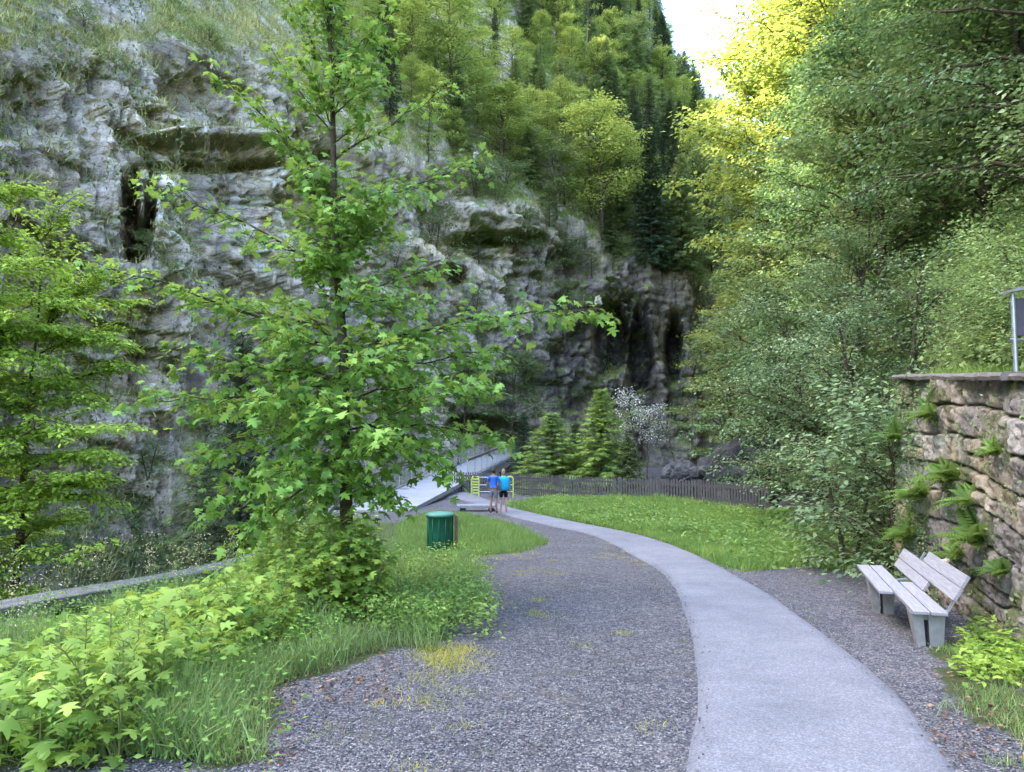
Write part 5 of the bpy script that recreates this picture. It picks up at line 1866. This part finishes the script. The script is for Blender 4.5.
    for s_ in (-1, 1):
        i = len(Vs)
        Vs += [(s_ * legspread, 0, .86, .098, .105), (s_ * (legspread + .012), .012, .58, .083, .085)]
        Es += [(1, i), (i, i + 1)]
    link('shorts', skin_mesh('shorts', Vs, Es, M[shorts], root), root)
    for s_ in (-1, 1):
        x_ = s_ * (legspread + .03)
        link('shoe', skin_mesh('shoe', [(x_, -.04, .055, .044, .05), (x_ + s_ * .004, .05, .045, .046, .04), (x_ + s_ * .012, .15, .032, .044, .03)], [(0, 1), (1, 2)], M[shoe], root, 1), root)
    if pack:
        bm = bmesh.new()
        q = bmesh.ops.create_icosphere(bm, subdivisions=4, radius=1)
        for v in q['verts']:
            x, y, z = v.co
            f = lambda a: math.copysign(abs(a) ** .72, a)
            v.co = (f(x) * (.23 - .03 * z), f(y) * .15 - .22, f(z) * .30 + 1.20 + .01 * math.sin(x * 9))
        pk = bm_obj('backpack', bm, M[pack], root, True)
        for s_ in (-1, 1):
            tube_obj('strap', [[(s_ * .11, -.16, 1.42), (s_ * .12, -.06, 1.50), (s_ * .125, .07, 1.46), (s_ * .14, .13, 1.32), (s_ * .15, .09, 1.15), (s_ * .15, -.1, 1.05)]], .02, M['black'], pk, 6)
    return root
p1 = on_flat(493.5, 514.5); p2 = on_flat(503.5, 513.5)
person((p1[0], p1[1], fz(0, p1[1]) + .05), R(-10), 'walker in a blue T-shirt and grey shorts with one forearm bent, standing beside the slab', 'skin_tan', 'hair_dark', 'blue', 'grey_cloth', 'brown',
       [((-.27, .03, 1.14), (-.22, .24, 1.08)), ((.24, .02, 1.13), (.21, .12, .90))], H=1.62)
person((p2[0], p2[1], fz(0, p2[1]) + .05), R(8), 'walker with a turquoise backpack, black shorts, bare legs and pink shoes seen from behind', 'skin', 'hair_fair', 'turq', 'black', 'pink',
       [((-.23, .02, 1.13), (-.22, .14, .92)), ((.25, .0, 1.13), (.26, .06, .88))], True, 'turq', H=1.57)

# ------------------------------------------------------------------ saplings on the verge
def sapling(H, n_node, size, spread_):
    W_, P_, D_, N_, Z_ = Tubes(), [], [], [], []
    stems = 3
    for s_ in range(stems):
        a0 = rng.uniform(0, 6.28)
        hh = H * (1 if s_ == 0 else rng.uniform(.55, .85))
        top = np.array([math.cos(a0) * spread_ * (s_ > 0) + rng.normal(0, .04), math.sin(a0) * spread_ * (s_ > 0) + rng.normal(0, .04), hh])
        pts = bez(np.array([0, 0, -.1]), np.array([top[0] * .3, top[1] * .3, hh * .6]), top, 6)
        W_.add(pts, np.linspace(.007, .003, 6), 5)
        for k in range(n_node):
            f = .12 + .88 * k / max(1, n_node - 1)
            i = min(int(f * 5), 4)
            p = pts[i] + (pts[i + 1] - pts[i]) * (f * 5 - i)
            for m_ in range(3 if k < n_node - 1 else 5):
                az = a0 + k * 1.57 + m_ * (math.pi if k < n_node - 1 else 1.57) + rng.normal(0, .2)
                pl = rng.uniform(.06, .19) * (1.2 - .5 * f)
                d = np.array([math.cos(az), math.sin(az), rng.uniform(.2, .9)])
                q = p + d * pl
                W_.add(np.array([p, (p + q) / 2 + (0, 0, .01), q]), [.0025, .002, .002], 3)
                P_.append(q); D_.append(np.array([math.cos(az), math.sin(az), -.35 + rng.normal(0, .35)])); N_.append(np.array([math.cos(az) * .45, math.sin(az) * .45 - .15, 1]) + rng.normal(0, .35, 3))
                Z_.append(size * rng.uniform(.5, 1.25) * (1.15 - .45 * f))
    root = empty('maple_sapling')
    link('stem', W_.mesh('stem', M['stem']), root)
    link('leaves', leaves_mesh('leaves', P_, D_, N_, np.array(Z_), 'palm', M['sapling'], 1.05), root)
    return root
M['stem'] = plain('green_stem', (.20, .24, .08), .7, .2, 0, .3, 20, 0)
for k, (h_, nn_, sz, sp2) in enumerate([(.60, 7, .125, .22), (.78, 9, .115, .3), (1.05, 12, .12, .38), (.42, 5, .145, .15)]):
    PROTO['sap%d' % k] = (sapling(h_, nn_, sz, sp2), h_, [False])
TOPY = lambda px: np.interp(px, [-200, 0, 100, 200, 250, 300, 380], [700, 640, 604, 584, 548, 524, 532])
spots = []
def sap_ok(x, y, d):
    return all((x - a) ** 2 + (y - b) ** 2 > d * d for a, b in spots)
for _ in range(9000):
    px, py = rng.uniform(-230, 330), rng.uniform(545, 800)
    # thicket: left of a line that follows the grass strip
    lim = np.interp(py, [545, 590, 620, 660, 700, 740, 800], [300, 330, 320, 250, 185, 135, 100])
    if px > lim: continue
    x, y = on_flat(px, py)
    if poly_dist(np.array([[x, y]]), RIM)[0] > -.35: continue
    if not sap_ok(x, y, .27): continue
    spots.append((x, y))
    if len(spots) >= 240: break
for x, y in spots:
    px = proj(np.array([x, y, 0]))[0]
    near_rim = poly_dist(np.array([[x, y]]), RIM)[0] > -1.2
    k = rng.integers(0, 4) if y > 6 else 1
    if y < 4.6: continue
    hs = rng.uniform(.8, 1.15) * PROTO['sap%d' % k][1]
    topy = proj(np.array([x, y, fz(x, y) + hs]))[1]
    if topy < TOPY(px):
        hs = hs * .5; k = 3
        if proj(np.array([x, y, fz(x, y) + hs]))[1] < TOPY(px): continue
    if y < 5.2: lab, g = 'bright green maple sapling at the front of the verge, with large flat leaves', 'maple saplings in the front corner of the verge'
    elif near_rim: lab, g = 'bright green maple sapling growing against the concrete parapet', 'maple saplings along the parapet'
    else: lab, g = 'bright green maple sapling in the thicket between parapet and grass strip', 'maple saplings in the verge thicket'
    plant('sap%d' % k, (x, y, fz(x, y)), hs, label=lab, cat='sapling', group=g, sink=.02, wide=1.1)
# the taller leafy clump in front of the maple
for k in range(31):
    px, py = (rng.uniform(262, 372), rng.uniform(568, 612)) if k < 18 else (rng.uniform(325, 378), rng.uniform(606, 622))
    x, y = on_flat(px, py)
    y -= .0
    plant('sap2', (x, y, fz(x, y)), rng.uniform(.95, 1.4) * (1 if k < 18 else .92), label='tall maple sapling in the dense clump at the foot of the thin maple', cat='sapling', group='tall saplings around the foot of the maple', sink=.02, wide=1.15)

# ------------------------------------------------------------------ grass
def blades(P, h, name, mat, label, wide, lean=.35, cat='grass'):
    n = len(P)
    D = np.stack([rng.normal(0, lean, n), rng.normal(0, lean, n), np.ones(n)], 1)
    N = np.stack([rng.normal(0, 1, n), rng.normal(0, 1, n), rng.normal(0, .2, n)], 1)
    o = link(name, leaves_mesh(name, P, D, N, h, 'blade', M[mat], wide))
    tag(o, label, cat, kind='stuff')
    return o
def sample_area(poly, n, ymax, wob=True, dist_pow=1.0):
    poly = np.array(poly)
    lo, hi = poly.min(0), poly.max(0)
    hi[1] = min(hi[1], ymax); lo[1] = max(lo[1], 1.5)
    out = []
    tot = 0
    while tot < n:
        P_ = rng.uniform(lo, hi, (n * 2, 2))
        P_ = P_[rng.random(len(P_)) < np.clip(6.0 / np.maximum(P_[:, 1], 3), 0, 1) ** dist_pow]
        px = proj(np.c_[P_, flat_z(P_[:, 1])])[0]
        P_ = P_[(px > -300) & (px < 1150)]
        P_ = P_[in_poly(P_ + rng.normal(0, .10, P_.shape), [tuple(q) for q in poly])]
        P_ = P_[~in_poly(P_, PATH_POLY)]
        out.append(P_); tot += len(P_)
    return np.concatenate(out)[:n]
Pg = sample_area(A_LEFT, 125000, 30, dist_pow=1.15)
Pg = Pg[poly_dist(Pg, RIM) < -.25]
Pg = Pg[grass_mask(Pg) > .2]
cl_ = fbm(np.c_[Pg * 1.3, Pg[:, :1] * 0], 3, 120)
keep = rng.random(len(Pg)) < .55 + .8 * cl_
Pg, cl_ = Pg[keep], cl_[keep]
h_ = rng.uniform(.10, .26, len(Pg)) * (1 + 1.1 * np.clip(cl_, -.3, 1)) * np.interp(Pg[:, 1], [3, 9, 14, 20], [1.15, 1.15, .8, .6])
blades(np.c_[Pg, flat_z(Pg[:, 1])], h_, 'verge_grass', 'grass', 'long grass on the verge between the gravel and the saplings', .035)
A_MID = area([(395, 556), (400, 524), (430, 513), (468, 515), (520, 528), (549, 544), (520, 553), (474, 557)])
Pg = sample_area(A_MID, 26000, 30, dist_pow=0)
blades(np.c_[Pg, flat_z(Pg[:, 1])], rng.uniform(.08, .22, len(Pg)), 'bin_grass', 'lawn', 'bright green grass around the litter bin', .06)
Pg = sample_area(A_LAWN, 110000, 42, dist_pow=.9)
cl_ = fbm(np.c_[Pg * .8, Pg[:, :1] * 0], 3, 121)
h_ = rng.uniform(.08, .20, len(Pg)) * (1 + .9 * np.clip(cl_, -.3, 1)) * (1 + .9 * sstep(24, 33, Pg[:, 1]))
blades(np.c_[Pg, flat_z(Pg[:, 1])], h_, 'lawn_grass', 'lawn', 'bright green grass of the lawn between the path and the fence', .09)
Pg = sample_area(A_RIGHT, 16000, 12, dist_pow=.5)
Pg = Pg[rng.random(len(Pg)) < .75 * sstep(-.05, .45, fbm(np.c_[Pg * 2.6, Pg[:, :1] * 0], 3, 130))]
blades(np.c_[Pg, flat_z(Pg[:, 1])], rng.uniform(.03, .11, len(Pg)), 'bench_side_grass', 'grass', 'short patchy grass near the wall in front of the bench', .06)
# top of the bank above the wall
m = 16000
k = rng.integers(0, 619, m)
off = rng.uniform(.05, 1.6, m)
Pt = np.c_[WA[k, 0] - nl[k, 0] * off, WA[k, 1] - nl[k, 1] * off]
blades(np.c_[Pt, ground_z(Pt)], rng.uniform(.06, .22, m), 'bank_grass', 'lawn', 'grass fringe on the bank just above the wall coping', .06)
# broad-leaved herbs in the verge and the lawn
def herbs(centres, per, size, spread_, h, mat, name, label, tpl='simple'):
    n = len(centres) * per
    P_ = np.repeat(centres, per, 0) + np.c_[rng.normal(0, spread_, (n, 2)), rng.random(n) * h]
    D = rng.normal(0, 1, (n, 3)) * (1, 1, .3)
    N = rng.normal(0, .35, (n, 3)) + (0, 0, 1)
    o = link(name, leaves_mesh(name, P_, D, N, size * rng.uniform(.5, 1.2, n), tpl, M[mat], 1.0))
    tag(o, label, 'herbs', kind='stuff')
c_ = np.array([on_flat(rng.uniform(372, 490), rng.uniform(560, 640)) for _ in range(190)])
herbs(np.c_[c_, flat_z(c_[:, 1])], 26, .07, .09, .38, 'lawn', 'verge_herbs', 'blue-green leafy herbs beside the gravel below the litter bin')
c_ = sample_area(A_LEFT, 1300, 16)
c_ = c_[poly_dist(c_, RIM) < -.25]
herbs(np.c_[c_, flat_z(c_[:, 1])], 14, .055, .09, .42, 'maple', 'verge_ground_cover', 'low leafy plants under the saplings and grass')
c_ = sample_area(A_LAWN, 1200, 42, dist_pow=.2)
c_ = c_[(c_[:, 1] > 22) | (c_[:, 0] > 4.6)]
herbs(np.c_[c_, flat_z(c_[:, 1])], 12, .14, .22, .30, 'lawn', 'lawn_herbs', 'taller leafy herbs along the back of the lawn')
# moss-like weeds in the gravel
c_ = [on_flat(rng.normal(445, 16), rng.normal(655, 9)) for _ in range(34)] + [on_flat(rng.normal(440, 40), rng.normal(690, 25)) for _ in range(10)] + [on_flat(rng.uniform(480, 560), rng.uniform(560, 620)) for _ in range(18)] + [on_flat(rng.uniform(300, 680), rng.uniform(600, 770)) for _ in range(9)] + [on_flat(rng.uniform(470, 540), rng.uniform(548, 560)) for _ in range(16)] + [on_flat(rng.uniform(600, 660), rng.uniform(540, 566)) for _ in range(22)]
c_ = np.array(c_)
c_ = c_[~in_poly(c_, PATH_POLY)]
m = len(c_)
P_ = np.repeat(c_, 60, 0) + rng.normal(0, .09, (m * 60, 2))
blades(np.c_[P_, flat_z(P_[:, 1])], rng.uniform(.015, .06, len(P_)), 'gravel_weeds', 'yellow_tuft', 'yellow-green tufts of weed growing in the gravel', .09, .6, 'weeds')
M['seed'] = leaf_mat('seed_head', (.26, .28, .12), (.42, .42, .22), (.5, .5, .3), .3)
# feathery pale seed stalks by the parapet
sp3 = [(62, 590), (85, 600), (140, 570), (158, 575), (172, 600), (205, 590), (228, 585), (20, 640), (40, 650), (8, 655)]
Pw, Dw = [], []
T_ = Tubes()
for px, py in sp3:
    x, y = on_flat(px, py + 40)
    for j in range(2):
        b = np.array([x + rng.normal(0, .08), y + rng.normal(0, .08), fz(x, y)])
        top = b + np.array([rng.normal(0, .08), rng.normal(0, .08), rng.uniform(.8, 1.15)])
        T_.add(bez(b, (b + top) / 2 + rng.normal(0, .03, 3), top, 4), [.004, .003, .002, .0015], 3)
        n = 46
        Pw.append(top - np.stack([rng.normal(0, .05, n), rng.normal(0, .05, n), rng.random(n) * .4 - .03], 1)); Dw.append(rng.normal(0, 1, (n, 3)))
Pw, Dw = np.concatenate(Pw), np.concatenate(Dw)
st = link('seed_stalks', T_.mesh('seed_stalks', M['stem']))
tag(st, 'feathery pale seed stalks rising among the saplings by the parapet', 'wild plants', kind='stuff')
link('seed_heads', leaves_mesh('seed_heads', Pw, Dw, rng.normal(0, 1, Pw.shape), .026, 'simple', M['seed'], .8), st)

# ------------------------------------------------------------------ loose stones and litter
def T_stone():
    V = np.array([[0, 0, .45], [.55, 0, .05], [.12, .5, .12], [-.5, .25, 0], [-.35, -.42, .1], [.25, -.5, 0], [0, 0, -.3]])
    F = np.array([[0, 1, 2], [0, 2, 3], [0, 3, 4], [0, 4, 5], [0, 5, 1], [6, 2, 1], [6, 3, 2], [6, 4, 3], [6, 5, 4], [6, 1, 5]])
    return V, F
TPL['stone'] = T_stone()
t = NT('loose_stone')
a = t.n('ShaderNodeAttribute', attribute_name='lv').outputs['Fac']
t.bsdf(t.ramp(a, [(0, (.08, .078, .084)), (.5, (.17, .165, .172)), (.85, (.28, .27, .275)), (.97, (.38, .36, .34)), (1, (.30, .19, .15))]), .85, None, .25)
M['stone'] = t.m
n = 60000
Ps = np.stack([rng.uniform(-3.5, 7, n), rng.uniform(3.5, 13, n) ** 1.0], 1)
Ps = Ps[rng.random(len(Ps)) < np.clip(5 / Ps[:, 1], 0, 1) ** 1.4]
Ps = Ps[(~in_poly(Ps, PATH_POLY)) & (grass_mask(Ps) < .5) & (poly_dist(Ps, FOOT) > .0)]
ke = rng.integers(0, 130, 1700); ss_ = rng.random(1700) < .5
Pe = np.where(ss_[:, None], l_edge[ke] + (r_edge[ke] - l_edge[ke]) * np.abs(rng.normal(0, .045, 1700))[:, None], r_edge[ke] + (l_edge[ke] - r_edge[ke]) * np.abs(rng.normal(0, .045, 1700))[:, None]) + rng.normal(0, .05, (1700, 2))
Pe = Pe[(Pe[:, 1] > 3.5) & (Pe[:, 1] < 14)]
Ps = np.vstack([Ps, Pe])
m = len(Ps)
ups = np.where(in_poly(Ps, PATH_POLY), .045, .004)
D = rng.normal(0, 1, (m, 3)) * (1, 1, .3)
o = link('gravel', leaves_mesh('gravel', np.c_[Ps, flat_z(Ps[:, 1]) + ups], D, rng.normal(0, .4, (m, 3)) + (0, 0, 1), rng.uniform(.008, .021, m), 'stone', M['stone'], rng.uniform(.7, 1.3, m)))
tag(o, 'loose dark grey gravel chips beside the path', 'gravel', kind='stuff')
t = NT('dead_leaf')
a = t.n('ShaderNodeAttribute', attribute_name='lv').outputs['Fac']
t.bsdf(t.ramp(a, [(0, (.10, .05, .03)), (.6, (.20, .11, .06)), (1, (.36, .24, .15))]), .8, None, .2)
M['dead'] = t.m
c_ = np.array([on_flat(rng.uniform(268, 400), rng.uniform(650, 705)) for _ in range(260)] + [on_flat(rng.uniform(235, 300), rng.uniform(690, 765)) for _ in range(120)] + [on_flat(rng.uniform(930, 1040), rng.uniform(640, 770)) for _ in range(240)] + [on_flat(rng.uniform(860, 920), rng.uniform(570, 590)) for _ in range(60)])
m = len(c_)
o = link('fallen_leaves', leaves_mesh('fallen_leaves', np.c_[c_, flat_z(c_[:, 1]) + .022], rng.normal(0, 1, (m, 3)) * (1, 1, .3), rng.normal(0, .4, (m, 3)) + (0, 0, 1), rng.uniform(.02, .055, m), 'simple', M['dead'], 1.3))
tag(o, 'brown fallen leaves along the edge of the gravel', 'fallen leaves', kind='stuff')
# ------------------------------------------------------------------ light
SUN_DIR = Vector((math.sin(R(-85)), math.cos(R(-85)), 0)).normalized()
SUN_EL = 47.3
e = R(SUN_EL)
sv = Vector((SUN_DIR.x * math.cos(e), SUN_DIR.y * math.cos(e), math.sin(e)))
sl = bpy.data.lights.new('sun', 'SUN')
sl.energy = 2.2
sl.angle = R(.6)
sl.color = (1, .93, .78)
so = bpy.data.objects.new('sun', sl)
COL.objects.link(so)
so.rotation_euler = sv.to_track_quat('Z', 'Y').to_euler()
W = bpy.data.worlds.new('World')
S.world = W
W.use_nodes = True
nt = W.node_tree
bg = nt.nodes['Background']
sk = nt.nodes.new('ShaderNodeTexSky')
sk.sky_type = 'NISHITA'
sk.sun_disc = False
sk.sun_elevation = e
sk.sun_rotation = math.atan2(sv.x, sv.y)
sk.air_density = 1.0
sk.dust_density = 2.5
sk.ozone_density = 1.0
nt.links.new(sk.outputs[0], bg.inputs[0])
bg.inputs[1].default_value = .15
S.view_settings.view_transform = 'Standard'
S.view_settings.look = 'None'
S.view_settings.gamma = 1
S.view_settings.exposure = 3.55
S.render.engine = 'CYCLES'
S.cycles.max_bounces = 6
S.cycles.diffuse_bounces = 3
S.cycles.glossy_bounces = 2
S.cycles.transmission_bounces = 4
S.cycles.caustics_reflective = False
S.cycles.caustics_refractive = False
S.cycles.sample_clamp_indirect = 6
S.cycles.use_denoising = True
